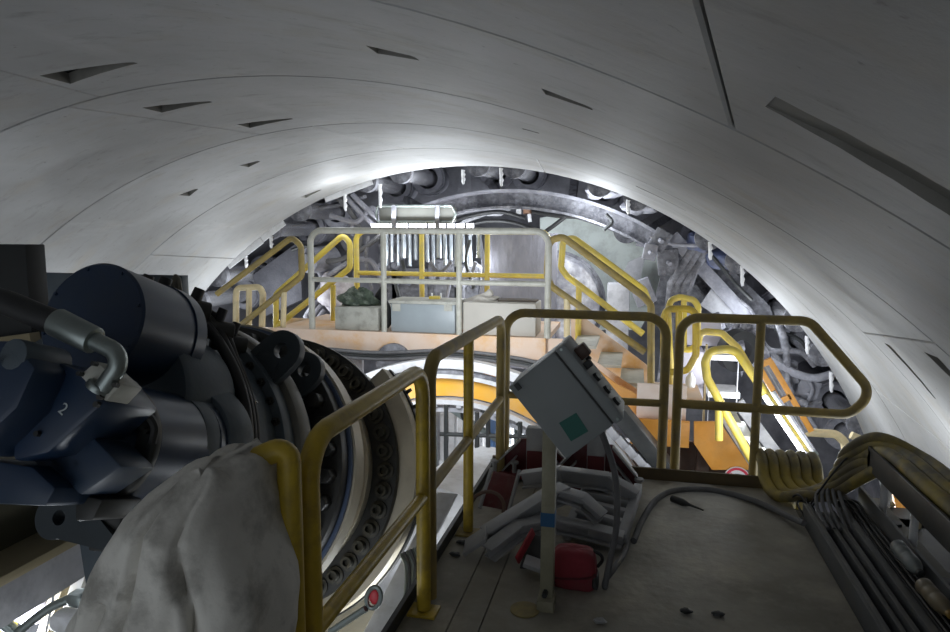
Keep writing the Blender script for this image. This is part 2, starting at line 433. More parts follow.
# left stair rails (descending to the left)
def P(px, py, y): return at(px, py, y=y)
y1, y2 = 7.05, 7.75
rail('stair_rail', 'yellow and cream stair handrail at the far left running down from the platform',
     [P(217, 294, y1), P(292, 237, y1), P(301, 246, y1), P(302, 276, y1), P(236, 329, y1)], posts=[(P(284, 292, y1), P(283, 333, y1))], m=YELD, r=.034, fr=.08, mpost=CREAM)
rail('stair_rail', 'bright yellow stair handrail behind the grey platform rail end on the left',
     [P(276, 332, y2), P(276, 294, y2), P(343, 235, y2), P(350, 243, y2), P(350, 268, y2), P(277, 326, y2)], posts=[(P(333, 285, y2), P(333, 331, y2))], m=YELB, r=.036, fr=.09, mpost=YELB)
q = [P(236, 296, 7.15), P(237, 288, 7.15), P(260, 287, 7.15), P(263, 294, 7.15), P(262, 328, 7.15), P(258, 334, 7.15), P(240, 334, 7.15), P(236, 327, 7.15)]
rail('guard_loop', 'small cream rounded guard hoop beside the left stair foot', [q[0]]+q[1:]+[q[0]], posts=[(P(249, 288, 7.15), P(249, 334, 7.15))], m=CREAM, r=.036, cat='guard rail', fr=.06, fname='hoop')
# left stair body
st = thing('staircase', 'peach orange stair flight going down to the left of the platform', 'stairs', (-4.6, 7.4, -.3))
for y in (7.0, 7.85):
    a, b = V((-4.22, y, PZ)), V((-5.45, y, -.5))
    MB().prism([a, a+V((.25, 0, 0)), a+V((.25, 0, -.2)), b+V((.2, 0, -.2)), b], (0, .02, 0)).build('stringer', PEACH, st)
for k in range(5):
    MB().bb((-4.42-.22*k, 7.03, PZ-.2-.17*k), (-4.19-.22*k, 7.85, PZ-.17-.17*k)).build('tread', GREYP, st)

# right stair (descending to the right) : rails
y1, y2 = 7.02, 7.75
rail('stair_rail', 'dark dusty yellow front handrail of the stair right of the platform',
     [P(651, 384, y1), P(651, 305, y1), P(643, 296, y1), P(563, 237, y1), P(549, 240, y1), P(547, 276, y1), P(551, 286, y1), P(645, 352, y1)], posts=[(P(567, 296, y1), P(567, 337, y1))], m=YELD, r=.036, fr=.09, mpost=CREAM)
rail('stair_rail', 'bright yellow back handrail of the stair right of the platform',
     [P(648, 300, y2), P(644, 290, y2), P(574, 238, y2), P(563, 240, y2), P(561, 268, y2), P(567, 276, y2), P(643, 334, y2)], posts=[(P(579, 284, y2), P(578, 340, y2))], m=YELB, r=.036, fr=.09)
st = thing('staircase', 'peach orange stair flight going down to the right of the platform', 'stairs', (-.2, 7.4, -.1))
a = [P(543, 338, 7.0), P(562, 339, 7.0), P(650, 398, 7.0), P(650, 440, 7.0), P(640, 440, 7.0), P(543, 360, 7.0)]
MB().prism(a, (0, .02, 0)).build('front_stringer', PEACH, st)
a = [P(571, 318, 7.8), P(585, 318, 7.8), P(648, 366, 7.8), P(648, 412, 7.8), P(571, 350, 7.8)]
MB().prism(a, (0, .02, 0)).build('back_stringer', PEACH, st)
for k, (px, py) in enumerate(((586, 347), (611, 366), (634, 384), (646, 402))):
    c = P(px, py, 7.02)
    MB().bb((c.x-.14, 7.03, c.z-.02), (c.x+.1, 7.8, c.z+.01)).build('tread', GREYP, st)
# ================================================================== screw conveyor drive on the left
SA = RAD(20)
SD = V((0, cos(SA), -sin(SA))); SU = V((1, 0, 0)); SVv = V((0, sin(SA), cos(SA)))
S0 = V((-2.0843, 3.6054, .1799))
def sp(s, u=0, v=0): return S0+SD*s+SU*u+SVv*v
HOUSE = mat('blue_grey_gearbox', '4c565e', .5, col2='404a52', amt=.5, scale=3, dirt='565a5a', dirt_amt=.45, dirt_scale=4, bump=.08)
BLUE = mat('motor_navy_paint', '1c2d47', .34, col2='22344c', amt=.5, scale=3, dirt='2d3842', dirt_amt=.45, dirt_scale=3.2)
TAN = mat('ivory_primer', 'cfc6b2', .5, col2='bdb39e', amt=.5, scale=3, dirt='8e8471', dirt_amt=.35, dirt_scale=4)
BLKFL = mat('black_flange', '232423', .5, col2='343431', amt=.5, scale=5, dirt='474440', dirt_amt=.4, dirt_scale=6)
BOLTM = mat('bolt_steel', '55544e', .4, .6, col2='34332f', amt=.5, scale=30)
scd = thing('screw_conveyor_drive', 'big dark blue screw conveyor drive with bolted flanges and lifting eyes left of the handrails', 'machine', sp(0)+V((0, 0, -.9)))
# main gearbox housing (open below for the discharge gate)
SEC = dict(a0=RAD(28), a1=RAD(246))
MB().lathe([(-1.58, .1), (-1.58, .50), (-1.55, .55), (-1.48, .585), (-1.36, .61), (-1.12, .625), (-1.12, .1)], sp(0), SD, 64, **SEC).build('gearbox_housing', HOUSE, scd)
fl = MB().lathe([(-1.12, .3), (-1.12, .665), (-1.03, .665), (-1.03, .3)], sp(0), SD, 64, **SEC).build('gearbox_flange', SLATE, scd, bevel=.004)
def bolts(parent, s, R, n, r, h, sock=False, a0=-1.9, a1=1.9):
    for k in range(n):
        a = a0+(a1-a0)*k/(n-1)
        p = sp(s, R*cos(a), R*sin(a)); b = MB()
        b.lathe([(0, 0), (-.008, 0)] if 0 else [(0, 0), (0, r*1.55), (-.008, r*1.55), (-.008, r), (-h, r*.95), (-h, r*.55), (-h+.012, r*.5), (-h+.012, 0)], p, SD, 6 if not sock else 14)
        b.build('bolt', BOLTM, parent)
bolts(fl, -1.12, .635, 26, .013, .02, a0=-1.6, a1=2.2)
# drum between the flanges
MB().lathe([(-1.03, .3), (-1.03, .60), (-.66, .60), (-.66, .3)], sp(0), SD, 64, **SEC).build('blue_grey_drum', mat('drum_blue', '46586c', .45, col2='3b4a5b', amt=.5, dirt='5d6468', dirt_amt=.4), scd)
MB().lathe([(-1.02, .3), (-1.02, .69), (-.98, .70), (-.93, .70), (-.9, .68), (-.9, .3)], sp(0), SD, 64, **SEC).build('collar_ring', mat('collar_grey', '77756d', .5, col2='67655e', amt=.5), scd, bevel=.003)
f2 = MB().lathe([(-.68, .5), (-.68, .735), (-.60, .735), (-.60, .5)], sp(0), SD, 64, **SEC).build('black_flange', BLKFL, scd, bevel=.004)
for k in range(22):
    a = -1.65+3.9*k/21
    MB().cyl(sp(-.68, .675*cos(a), .675*sin(a)), sp(-.755, .675*cos(a), .675*sin(a)), .040, .038, 6).build('bolt', BLKFL, f2, bevel=.004)
MB().lathe([(-.595, .5), (-.595, .752), (-.575, .752), (-.575, .5)], sp(0), SD, 64, **SEC).build('steel_gasket', mat('blue_gasket', '5b6a86', .4), scd)
MB().lathe([(-.575, .5), (-.575, .765), (-.47, .765), (-.47, .66), (-.17, .655), (-.165, .672), (-.15, .672), (-.145, .655), (-.04, .655)], sp(0), SD, 80).build('ivory_neck', TAN, scd)
f3 = MB().lathe([(-.05, .5), (-.05, .80), (.0, .80), (.0, .5)], sp(0), SD, 90).build('bolt_ring', BLKFL, scd, bevel=.004)
for k in range(28):
    a = -2.0+4.0*k/27
    p = sp(-.05, .735*cos(a), .735*sin(a))
    b = MB().lathe([(0, .0), (0, .050), (-.012, .050), (-.014, .033), (-.055, .031), (-.055, .018), (-.03, .018), (-.03, 0)], p, SD, 16)
    b.build('bolt', BOLTM, f3)
SE2 = dict(a0=RAD(134), a1=RAD(310))
MB().lathe([(0, .5), (0, .90), (.10, .905), (.10, .5)], sp(0), SD, 60, **SE2).build('ivory_disc', TAN, scd, bevel=.003)
rim = MB().lathe([(.10, .5), (.10, .915), (.15, .915), (.15, .5)], sp(0), SD, 60, **SE2).build('black_rim', BLKFL, scd, bevel=.003)
MB().lathe([(0, .5), (0, .76), (.30, .76), (.30, .70), (.66, .70)], sp(0), SD, 80).build('seal_housing', TAN, scd)
MB().lathe([(.66, .62), (1.1, .60), (1.1, .3)], sp(0), SD, 64).build('screw_casing', WHITED, scd)
for k in range(8):
    a = -.05+.11*k; MB().cyl(sp(.125, .91*cos(a), .91*sin(a)), sp(.125, .95*cos(a), .95*sin(a)), .014, .010, 8).build('grease_fitting', BOLTM, rim)
# lifting eyes
def lug(s, a, R, h, w, t, hole, m, par=scd):
    """rounded plate with a round hole standing on the drum at angle a"""
    er = V((0, 0, 0))+SU*cos(a)+SVv*sin(a); et = -SU*sin(a)+SVv*cos(a)
    o = sp(s)+er*R; n = 24; out = []; inn = []
    for k in range(n):
        b = 2*pi*k/n; out.append((w/2*cos(b), h+w/2*sin(b))); inn.append((hole*cos(b), h+hole*sin(b)))
    low = [(-w*.62, -.02), (w*.62, -.02)]
    mb = MB(); vs = []
    # outline: skirt below the centre joins the plate foot
    prof = []
    for k in range(n):
        x, y = out[k]
        if sin(2*pi*k/n) < -.25: x = (-1 if x < 0 else 1)*(w*.5+(h-y)*.12); y = -.02 if abs(cos(2*pi*k/n)) < .9 else y
        prof.append((x, y))
    for dz in (0, t):
        for (x, y) in prof: vs.append(o+et*x+er*y+SD*dz)
        for (x, y) in inn: vs.append(o+et*x+er*y+SD*dz)
    fs = []
    for k in range(n):
        k2 = (k+1) % n
        fs += [(k, k2, n+k2, n+k), (2*n+k2, 2*n+k, 3*n+k, 3*n+k2), (k, 2*n+k, 2*n+k2, k2), (n+k2, 3*n+k2, 3*n+k, n+k)]
    mb.add(vs, fs); return mb.build('lifting_eye', m, par, bevel=.004)
LUGM = mat('lug_slate', '353d42', .5, col2='2b3236', amt=.5)
lug(-1.07, .80, .64, .13, .19, .05, .034, LUGM)
lug(-.80, .765, .60, .13, .18, .05, .034, LUGM)
# eye lug low at the back
n = 24; vs = []; c = V((.30, -.155, 0))
prof = [(c.x+.07*cos(RAD(a)), c.y+.07*sin(RAD(a))) for a in range(70, 300, 15)]+[(.50, -.235), (.53, -.19), (.47, -.145)]
mb = MB(); hole = [(c.x+.02+.024*cos(2*pi*k/len(prof)+1.2), c.y+.024*sin(2*pi*k/len(prof)+1.2)) for k in range(len(prof))]
m_ = len(prof)
for s_ in (-1.92, -1.87):
    vs += [sp(s_, *p) for p in prof]+[sp(s_, *p) for p in hole]
fs = []
for k in range(m_):
    k2 = (k+1) % m_
    fs += [(k, k2, m_+k2, m_+k), (2*m_+k2, 2*m_+k, 3*m_+k, 3*m_+k2), (k, 2*m_+k, 2*m_+k2, k2), (m_+k2, 3*m_+k2, 3*m_+k, m_+k)]
mb.add(vs, fs); mb.build('lifting_eye', LUGM, scd)
MB().beam(sp(-1.9, .48, -.19), sp(-1.6, .42, -.12), .10, .12, SVv).build('lug_bracket', BLKFL, scd, bevel=.01)
# inspection cover
a = .55; er = SU*cos(a)+SVv*sin(a)
cv = MB().lathe([(0, .0), (0, .085), (.03, .085), (.03, .06), (.034, .06), (.034, 0)], sp(-1.30)+er*.59, er, 28).build('inspection_cover', SLATE, scd)
for k in range(8):
    b = 2*pi*k/8; x, y, _ = frame_of(er); c = sp(-1.30)+er*.62+(x*cos(b)+y*sin(b))*.072
    MB().cyl(c, c+er*.01, .008, None, 6).build('bolt', BOLTM, cv)
# hydraulic motors round the rear face
def motor(u, v, r, s0, s1, m, cap):
    o = sp(0, u, v)
    b = MB().lathe([(s0, 0), (s0, r-.008), (s0+.008, r), (s1-.06, r), (s1-.06, r+.006), (s1, r+.006), (s1, 0)], o, SD, 56).build('motor_body', m, scd)
    return b
MU, MV = .315, .485
m1 = motor(MU, MV, .20, -1.95, -1.60, BLUE, True)
for k in range(8):
    a = 2*pi*k/8+.3; MB().cyl(sp(-1.95, MU+.182*cos(a), MV+.182*sin(a)), sp(-1.957, MU+.182*cos(a), MV+.182*sin(a)), .006, None, 6).build('bolt', NAVY, m1)
MB().lathe([(-1.72, 0), (-1.72, .272), (-1.70, .284), (-1.42, .284), (-1.42, 0)], sp(0, .285, .245), SD, 56).build('motor_boss', HOUSE, scd)
m2 = motor(.475, .095, .184, -1.95, -1.56, BLUE, False)
MB().lathe([(-1.70, .1), (-1.70, .184), (-1.56, .187), (-1.56, .1)], sp(0, .475, .10), SD, 48).build('motor_collar', HOUSE, m2, bevel=.003)
MB().lathe([(-1.58, .1), (-1.58, .215), (-1.46, .24), (-1.46, .1)], sp(0, .46, .10), SD, 48).build('motor_seat', HOUSE, scd, bevel=.003)
MB().lathe([(-1.985, 0), (-1.985, .180), (-1.975, .19), (-1.95, .19), (-1.95, 0)], sp(0, .475, .095), SD, 56).build('motor_flange', BLKFL, m2, bevel=.003)
for k in range(12):
    a = 2*pi*k/12+.2
    MB().cyl(sp(-1.985, .475+.166*cos(a), .10+.166*sin(a)), sp(-2.002, .475+.166*cos(a), .10+.166*sin(a)), .009, None, 6).build('bolt', BOLTM, m2)
def sprism(poly, s0, s1, m, name, bevel=.01):
    return MB().prism([sp(s0, *p) for p in poly], SD*(s1-s0)).build(name, m, scd, bevel=bevel)
MB().lathe([(-2.15, 0), (-2.15, .105), (-2.0, .115), (-1.93, .14), (-1.93, 0)], sp(0, .48, .1), SD, 40).build('pump_neck', NAVY, scd)
sprism([(.53, .14), (.42, .04), (.58, -.06), (.70, .03)], -2.15, -2.0, NAVY, 'valve_block')
sprism([(.37, .29), (.52, .30), (.60, .28), (.69, .20), (.62, .13), (.54, .05), (.43, .02)], -2.25, -2.02, BLUE, 'pump_body', .014)
sprism([(.28, .33), (.45, .34), (.55, .27), (.52, .16), (.40, .03), (.28, .03)], -2.36, -2.2, NAVY, 'pump_cover', .016)
sprism([(.30, .02), (.47, .01), (.56, -.04), (.54, -.09), (.36, -.10)], -2.22, -1.98, NAVY, 'control_valve')
sprism([(.50, -.06), (.60, -.07), (.58, -.13), (.52, -.14)], -2.08, -1.9, BLKFL, 'pipe_block')
MB().cyl(sp(-2.36, .47, .30), sp(-2.2, .47, .30), .045, .045, 14).build('adjuster', SLATE, scd, bevel=.004)
clampb = sprism([(.585, .265), (.635, .31), (.73, .25), (.69, .20)], -2.25, -2.16, GREYP, 'flange_clamp', .006)
for uv in ((.60, .27), (.64, .30), (.72, .245), (.68, .21)):
    MB().cyl(sp(-2.25, *uv), sp(-2.268, *uv), .007, None, 6).build('bolt', BLKFL, clampb)
for k, uv in enumerate(((.47, .27), (.67, .19), (.50, .10), (.33, .29), (.36, .08))):
    MB().cyl(sp(-2.25-.11*(k > 2), *uv), sp(-2.262-.11*(k > 2), *uv), .009, None, 6).build('bolt', BLKFL, scd)
# painted numeral on the pump body
cu = bpy.data.curves.new('numeral', 'FONT'); cu.body = '2'; cu.size = .075; cu.extrude = .0006
to = bpy.data.objects.new('numeral_tmp', cu); COL.objects.link(to)
me = bpy.data.meshes.new_from_object(to.evaluated_get(bpy.context.evaluated_depsgraph_get())); bpy.data.objects.remove(to)
R_ = Matrix((SU, SVv, -SD)).transposed()
ob = bpy.data.objects.new('numeral', me); COL.objects.link(ob); ob.parent = scd
me.materials.append(mat('numeral_white', 'b9c0c0', .6)); ob['label'] = 'white painted number two'
me.transform(Matrix.Translation(sp(-2.252, .545, .165)-wloc(scd)) @ R_.to_4x4() @ Matrix.Rotation(-.55, 4, 'Z') @ Matrix.Scale(.62, 4))
# hose with crimped steel fitting onto the pump
def H(px, py, y): return at(px, py, y=y)
path = [sp(-2.3, .0, .46), sp(-2.3, .18, .475), sp(-2.3, .32, .46), sp(-2.29, .46, .42), sp(-2.28, .535, .40)]
T('hydraulic_hose', 'thick black hydraulic hose arching in from the left edge to the steel elbow', 'hose', MB().tube(spline(path, 8), .036, 16), BLKRUB)
fit = thing('hose_fitting', 'shiny bent steel hose fitting on the dark blue hydraulic pump', 'hose fitting', sp(-2.26, .66, .28))
a, b = sp(-2.285, .51, .408), sp(-2.27, .635, .362)
MB().cyl(a, b, .041, .039, 20).build('crimp_sleeve', STEEL, fit, bevel=.004)
MB().tube(fillet([b, sp(-2.26, .735, .325), sp(-2.25, .675, .235)], .06, 10), .025, 16).build('elbow', STEEL, fit)
MB().cyl(sp(-2.25, .665, .245), sp(-2.25, .655, .228), .034, .034, 18).build('collar', STEEL, fit, bevel=.003)
# black cables and valves on top of the gearbox
G_ = BLKRUB
def gp(s, a, r): return sp(s, r*cos(a), r*sin(a))
for k, r in enumerate((.022, .020, .016)):
    MB().tube(spline([gp(-1.50+.03*k, 1.35, .70), gp(-1.42+.03*k, 1.05, .70+.02*k), gp(-1.38+.03*k, .75, .665), gp(-1.38+.03*k, .45, .65), gp(-1.40+.03*k, .15, .65), gp(-1.42+.03*k, -.1, .64)], 8), r, 10).build('cable_run', G_, scd)
for k, (s, a, r, q) in enumerate(((-1.55, 1.22, .70, .055), (-1.45, 1.10, .72, .05), (-1.36, .98, .70, .045), (-1.28, .92, .68, .04), (-1.50, 1.40, .69, .05))):
    c = gp(s, a, r); v = MB().cyl(c-SU*.06-SD*.05, c+SU*.05+SD*.05, q, q*.85, 14).build('valve', BLKFL, scd, bevel=.006)
    MB().cyl(c+SVv*.02, c+SVv*.09+SU*.02, q*.5, q*.45, 10).build('valve_cap', G_, v, bevel=.004)
MB().tube(spline([gp(-1.40, 1.25, .66), gp(-1.41, 1.27, .74), gp(-1.45, 1.30, .82)], 5), [.03]*5+[.02]*5+[.006], 8).build('lifting_horn', mat('horn_dusty', '6b675c', .8), scd)
for uv in ((.50, .24), (.54, .20)):
    MB().tube(spline([sp(-2.12, *uv), sp(-2.06, uv[0]+.07, uv[1]+.02), sp(-2.0, uv[0]+.12, uv[1]-.04), sp(-1.99, uv[0]+.12, uv[1]-.10)], 6), .014, 8).build('cable_run', G_, scd)
# ================================================================== things on the near deck
# ---- control box on its post
cb = thing('control_box', 'tilted grey push button control box on a slim post in the middle of the deck', 'control box', (-.331, 2.81, 0))
BOXG = mat('box_grey', '8a8f90', .5, col2='7f8586', amt=.4, scale=4, dirt='7d8080', dirt_amt=.3)
POSTM = mat('post_khaki', '94907a', .6, col2='7f7b66', amt=.5, scale=5, dirt='a39f8c', dirt_amt=.5, dirt_scale=8)
LD = V((.645, 0, -.764)); SDn = V((.764, 0, .645)); YD = V((0, 1, 0))
BT = V((-.31, 2.72, 1.124))          # top corner of the near face
RB = Matrix((LD, YD, SDn)).transposed()
def bx(l, s, yy): return BT+LD*l+SDn*s+YD*yy
MB().box(bx(.186, -.12, .13), (.372, .26, .24), RB).build('body', BOXG, cb, bevel=.006)
MB().box(bx(.186, .003, .13), (.362, .25, .008), RB).build('gasket', BLKRUB, cb)
lid = MB().box(bx(.186, .03, .13), (.378, .266, .046), RB).build('lid', BOXG, cb, bevel=.010)
MB().box(bx(.075, .075, .10), (.055, .06, .05), RB).build('rotary_handle', mat('handle_brown', '4a3327', .5), lid, bevel=.006)
MB().box(bx(.125, .068, .045), (.03, .03, .032), RB).build('selector', BLKRUB, lid, bevel=.003)
MB().box(bx(.115, .062, .18), (.03, .03, .02), RB).build('selector', BLKRUB, lid, bevel=.003)
for l in (.19, .255, .315):
    for yy in (.07,):
        c = bx(l, .053, yy); b = MB().cyl(c, c+SDn*.012, .019, .018, 18).build('push_button', BLKRUB, lid)
        MB().cyl(c+SDn*.012, c+SDn*.024, .014, .012, 18).build('button_cap', mat('button_cap', 'd8d8d2', .3), b, bevel=.002)
tc_ = bx(.285, -.13, -.0015)
MB().box(tc_, (.088, .003, .082), RB @ Matrix.Rotation(.1, 3, 'Y')).build('sticker', mat('teal_sticker', '0f5c52', .5), cb)
MB().box(bx(.02, -.205, -.004), (.03, .012, .018), RB).build('hinge', DARKST, cb)
for l, s in ((.01, .03), (.362, .03)): MB().cyl(bx(l, s, -.006), bx(l, s, .01), .006, None, 8).build('screw', STEEL, lid)
MB().bb((-.359, 2.782, .0), (-.303, 2.838, .86)).build('post', POSTM, cb, bevel=.004)
MB().bb((-.368, 2.745, 0), (-.294, 2.845, .05)).build('post_foot', POSTM, cb, bevel=.004)
MB().cyl((-.335, 2.745, .075), (-.335, 2.80, .075), .012, None, 6).build('bolt', DARKST, cb)
MB().bb((-.361, 2.78, .365), (-.301, 2.84, .425)).build('tape_band', mat('blue_tape', '1f5580', .45), cb)
# conduit from the box to the floor
hp = [tuple(at(a, b, y=c)) for a, b, c in ((600, 428, 2.9), (607, 447, 2.95), (614, 470, 2.98), (617, 495, 3.0), (616, 530, 3.02))]
hp += [tuple(at(610, 560, y=3.0)), tuple(at(605, 586, z=.015)), (-.09, 3.06, .02), (-.055, 3.10, .06), (-.01, 3.35, .03), (.0, 3.6, .02)]
T('control_cable', 'grey flexible cable hanging from the control box and looping on the deck', 'cable', MB().tube(spline(hp, 8), .014, 10), GREYHOSE)
hp = [(.03, 3.5, .016), (.08, 3.8, .016), (.16, 4.1, .018), (.28, 4.28, .018), (.5, 4.34, .018), (.72, 4.22, .018), (.86, 4.0, .03), (.92, 3.86, .05)]
T('floor_cable', 'dark cable curving across the far end of the deck to the cable tray', 'cable', MB().tube(spline(hp, 10), .017, 10), GREYHOSE)
# ---- yellow disc
T('floor_plug', 'round dusty yellow cap lying on the deck by the post foot', 'cap', MB().lathe([(0, 0), (0, .062), (.006, .062), (.009, .05), (.009, 0)], (-.417, 2.745, .0), (0, 0, 1), 32), mat('dusty_yellow_cap', '9a8a58', .7, col2='7c7254', amt=.5, scale=20))
T('chisel', 'small dark chisel bit lying on the deck near the end rail', 'tool', MB().tube([(.25, 4.14, .018), (.31, 4.09, .018), (.35, 4.07, .014), (.42, 4.02, .01)], [.02, .022, .008, .004], 10), DARKST)
# ---- pile of clamp parts
REDS = mat('dull_red_steel', '6b2a2e', .6, col2='55262a', amt=.5, scale=6, dirt='6a5654', dirt_amt=.5, dirt_scale=7)
CLG = mat('clamp_grey', 'a3a4a7', .55, col2='8c8d90', amt=.5, scale=6, dirt='9a9894', dirt_amt=.4, dirt_scale=8)
def red_clamp(cx, cy, label, w=.62, hh=.30, rot=0):
    t = thing('red_clamp', label, 'clamp', (cx, cy, 0))
    MB().bb((cx-w/2, cy-.10, .02), (cx+w/2, cy+.14, .05)).build('base_plate', REDS, t, bevel=.003)
    g = [(cx-w/2, cy, .05), (cx+w/2, cy, .05), (cx+w/2, cy, .12), (cx+.10, cy, hh), (cx-.10, cy, hh), (cx-w/2, cy, .12)]
    MB().prism([V(p) for p in g], (0, .02, 0)).build('gusset_plate', REDS, t, bevel=.002)
    for s in (-1, 1):
        MB().beam((cx+s*.10, cy-.03, hh), (cx+s*w/2, cy-.03, .125), .06, .012, (0, 1, 0) if 0 else (0, 0, 1)).build('rim_flange', CLG, t, bevel=.002)
        MB().beam((cx+s*.12, cy-.03, hh-.11), (cx+s*w/2, cy-.03, .03), .05, .010).build('rib', CLG, t, bevel=.002)
        for k in range(2):
            q = V((cx+s*(.13+.13*k), cy-.06, .05))
            b = MB(); b.cyl(q, q+V((0, 0, .06)), .014, None, 8); b.cyl(q+V((0, 0, .06)), q+V((0, 0, .075)), .028, None, 8); b.build('bolt', CLG, t)
    MB().bb((cx-.055, cy-.05, .05), (cx+.055, cy+.02, hh+.09)).build('upright', CLG, t, bevel=.003)
    MB().bb((cx-.05, cy-.057, .055), (cx+.05, cy-.05, hh-.06)).build('upright_face', REDS, t)
    return t
red_clamp(-.60, 4.33, 'dull red steel clamp base with bolts standing at the left corner of the deck end', .46, .26)
red_clamp(-.205, 4.20, 'dull red steel clamp base with sloping ribs behind the control box post', .50, .30)
# grey jaw arms
def arm(label, pts, w, h, plates=(), name='clamp_jaw', m=CLG):
    pts = [V(p) for p in pts]
    t = thing(name, label, 'clamp arm', (pts[0].x, pts[0].y, min(p.z for p in pts)-h/2))
    for a, b in zip(pts, pts[1:]):
        d = (b-a).normalized(); x = d.cross(V((0, 0, 1))).normalized(); u = x.cross(d)
        MB().beam(a, b+d*.01, w, .012).build('flange_plate', m, t, bevel=.002)
        MB().beam(a-u*h*.5, b+d*.01-u*h*.5, .014, h).build('web', m, t, bevel=.002)
        MB().beam(a-u*h, b+d*.01-u*h, w, .012).build('flange_plate', m, t, bevel=.002)
    for c, size, r in plates: MB().box(c, size, Matrix.Rotation(r, 3, 'Y') @ Matrix.Rotation(.2, 3, 'Z')).build('end_plate', m, t, bevel=.003)
    return t
arm('long grey clamp arm sloping up from its end plate on the left of the pile', [(-.70, 3.22, .115), (-.43, 3.45, .245), (-.34, 3.55, .26)], .09, .075, [((-.735, 3.19, .075), (.02, .13, .14), .9)])
arm('short grey clamp arm with cut end right of the post', [(-.36, 3.52, .255), (-.235, 3.50, .235), (-.13, 3.46, .165)], .09, .05)
arm('low grey cranked clamp arm on the deck behind the red bag', [(-.66, 3.10, .085), (-.53, 3.26, .155), (-.38, 3.36, .16), (-.20, 3.42, .11), (-.03, 3.40, .09)], .08, .06)
arm('grey clamp arm at the back of the pile under the red clamp base', [(-.62, 3.86, .20), (-.40, 3.82, .26), (-.12, 3.85, .235), (.04, 3.80, .17)], .08, .08)
rk = thing('grate', 'grey bar rack lying on the deck right of the clamp pile', 'rack', (-.08, 3.65, 0))
for k in range(5):
    y = 3.50+.11*k; MB().beam((-.30+.02*k, y, .085+.012*k), (-.04+.02*k, y-.05, .065+.012*k), .05, .045).build('bar', CLG, rk, bevel=.006)
for x in (-.31, -.03): MB().beam((x, 3.42, .05), (x+.08, 3.98, .12), .045, .07).build('side_rail', CLG, rk, bevel=.004)
rg = thing('red_bracket', 'dull red bracket plate with two grey prongs leaning at the left deck edge', 'bracket', (-.74, 3.85, 0))
MB().prism([(-.84, 3.78, .01), (-.66, 3.74, .01), (-.64, 3.86, .16), (-.80, 3.92, .16)], (0, .02, .01)).build('plate', REDS, rg, bevel=.002)
for x in (-.835, -.665): MB().tube([(x, 3.72, .02), (x+.03, 3.90, .20)], .012, 8).build('prong', CLG, rg)
T('hose_hoop', 'rusty bent hoop standing among the clamp parts on the left', 'hoop', MB().tube([(-.76+.09*cos(a)*1.0, 3.55+.05*cos(a), .09+.10*sin(a)) for a in [pi*1.1-k*pi*1.2/14 for k in range(15)]], .010, 8), mat('rusty_hoop', '6f5a52', .7))
# dust pan
pn = thing('dustpan', 'small black pan with a red edge lying in front of the clamp arms', 'pan', (-.46, 3.15, 0))
MB().prism([(-.50, 3.10, .0), (-.36, 3.08, .02), (-.37, 3.20, .10), (-.47, 3.20, .11)], (.0, .03, .012)).build('pan', DARKST, pn, bevel=.003)
MB().beam((-.505, 3.06, .06), (-.45, 3.2, .15), .012, .05).build('rim', mat('red_edge', '9a2f38', .5), pn, bevel=.003)
MB().box((-.41, 3.05, .055), (.12, .10, .02), Matrix.Rotation(.25, 3, 'Y')).build('handle', CLG, pn, bevel=.004)
# ---- red bag
RED = mat('red_fabric', '8e2f3a', .85, col2='74262f', amt=.6, scale=6, dirt='7b4a4a', dirt_amt=.4, dirt_scale=6, bump=.15, bscale=60)
bg = thing('bag', 'small red fabric bag standing on the deck right of the post', 'bag', (-.235, 3.0, 0))
def softbox(c, size, e=4.0, n=26, amp=.05, seed=1, shear=0):
    """rounded, slightly crumpled box"""
    random.seed(seed); ph = [random.uniform(0, 6) for _ in range(8)]; mb = MB(); vs = []; fs = []
    for i in range(1, n):
        a = -pi/2+pi*i/n
        for k in range(2*n):
            b = 2*pi*k/(2*n); d = V((cos(a)*cos(b), cos(a)*sin(b), sin(a)))
            r = (abs(d.x)**e+abs(d.y)**e+abs(d.z)**e)**(-1/e)
            r *= 1+amp*(sin(3*b+ph[0]+2*a)*.4+sin(5*a+ph[1]+b)*.4+sin(7*b+4*a+ph[2])*.25)
            p = d*r; z = p.z
            vs.append(V(c)+V((p.x*size[0]/2*(1-.10*z)+shear*z, p.y*size[1]/2, p.z*size[2]/2)))
    for i in range(n-2):
        for k in range(2*n): fs.append((i*2*n+k, i*2*n+(k+1) % (2*n), (i+1)*2*n+(k+1) % (2*n), (i+1)*2*n+k))
    fs.append(tuple(range(2*n))[::-1]); fs.append(tuple((n-2)*2*n+k for k in range(2*n)))
    return mb.add(vs, fs)
softbox((-.235, 3.0, .092), (.205, .13, .185), 5, amp=.035).build('body', RED, bg)
MB().tube(spline([(-.335, 2.936, .062), (-.28, 2.928, .066), (-.20, 2.928, .074), (-.138, 2.94, .085), (-.13, 3.0, .088)], 6), .005, 6).build('seam', mat('dark_red_seam', '5a1e26', .8), bg)
softbox((-.135, 2.975, .055), (.03, .09, .07), 4).build('side_pocket', BLKRUB, bg)
MB().tube(spline([(-.15, 3.02, .17), (-.115, 3.02, .15), (-.11, 3.03, .12), (-.13, 3.03, .09)], 6), .008, 8).build('strap', BLKRUB, bg)
softbox((-.325, 2.97, .045), (.03, .08, .05), 4).build('side_pocket', BLKRUB, bg)
# scraps
random.seed(11)
for k, (px, py, lb) in enumerate(((455, 555, 'dark scrap of debris on the deck left of the pile by the edge'), (462, 543, 'thin dark flake lying on the deck below the yellow rail post'), (686, 612, 'small black lump of dirt on the open deck'), (718, 615, 'small black lump of dirt on the deck right of the other lump'), (600, 622, 'pale flake of dirt on the deck near the picture bottom'))):
    c = at(px, py, z=.006); T('debris', lb, 'debris', softbox(c+V((0, 0, .006)), (.05, .03, .018), 2.6, 8, .3, k+5), DARKST if k < 4 else CLG)

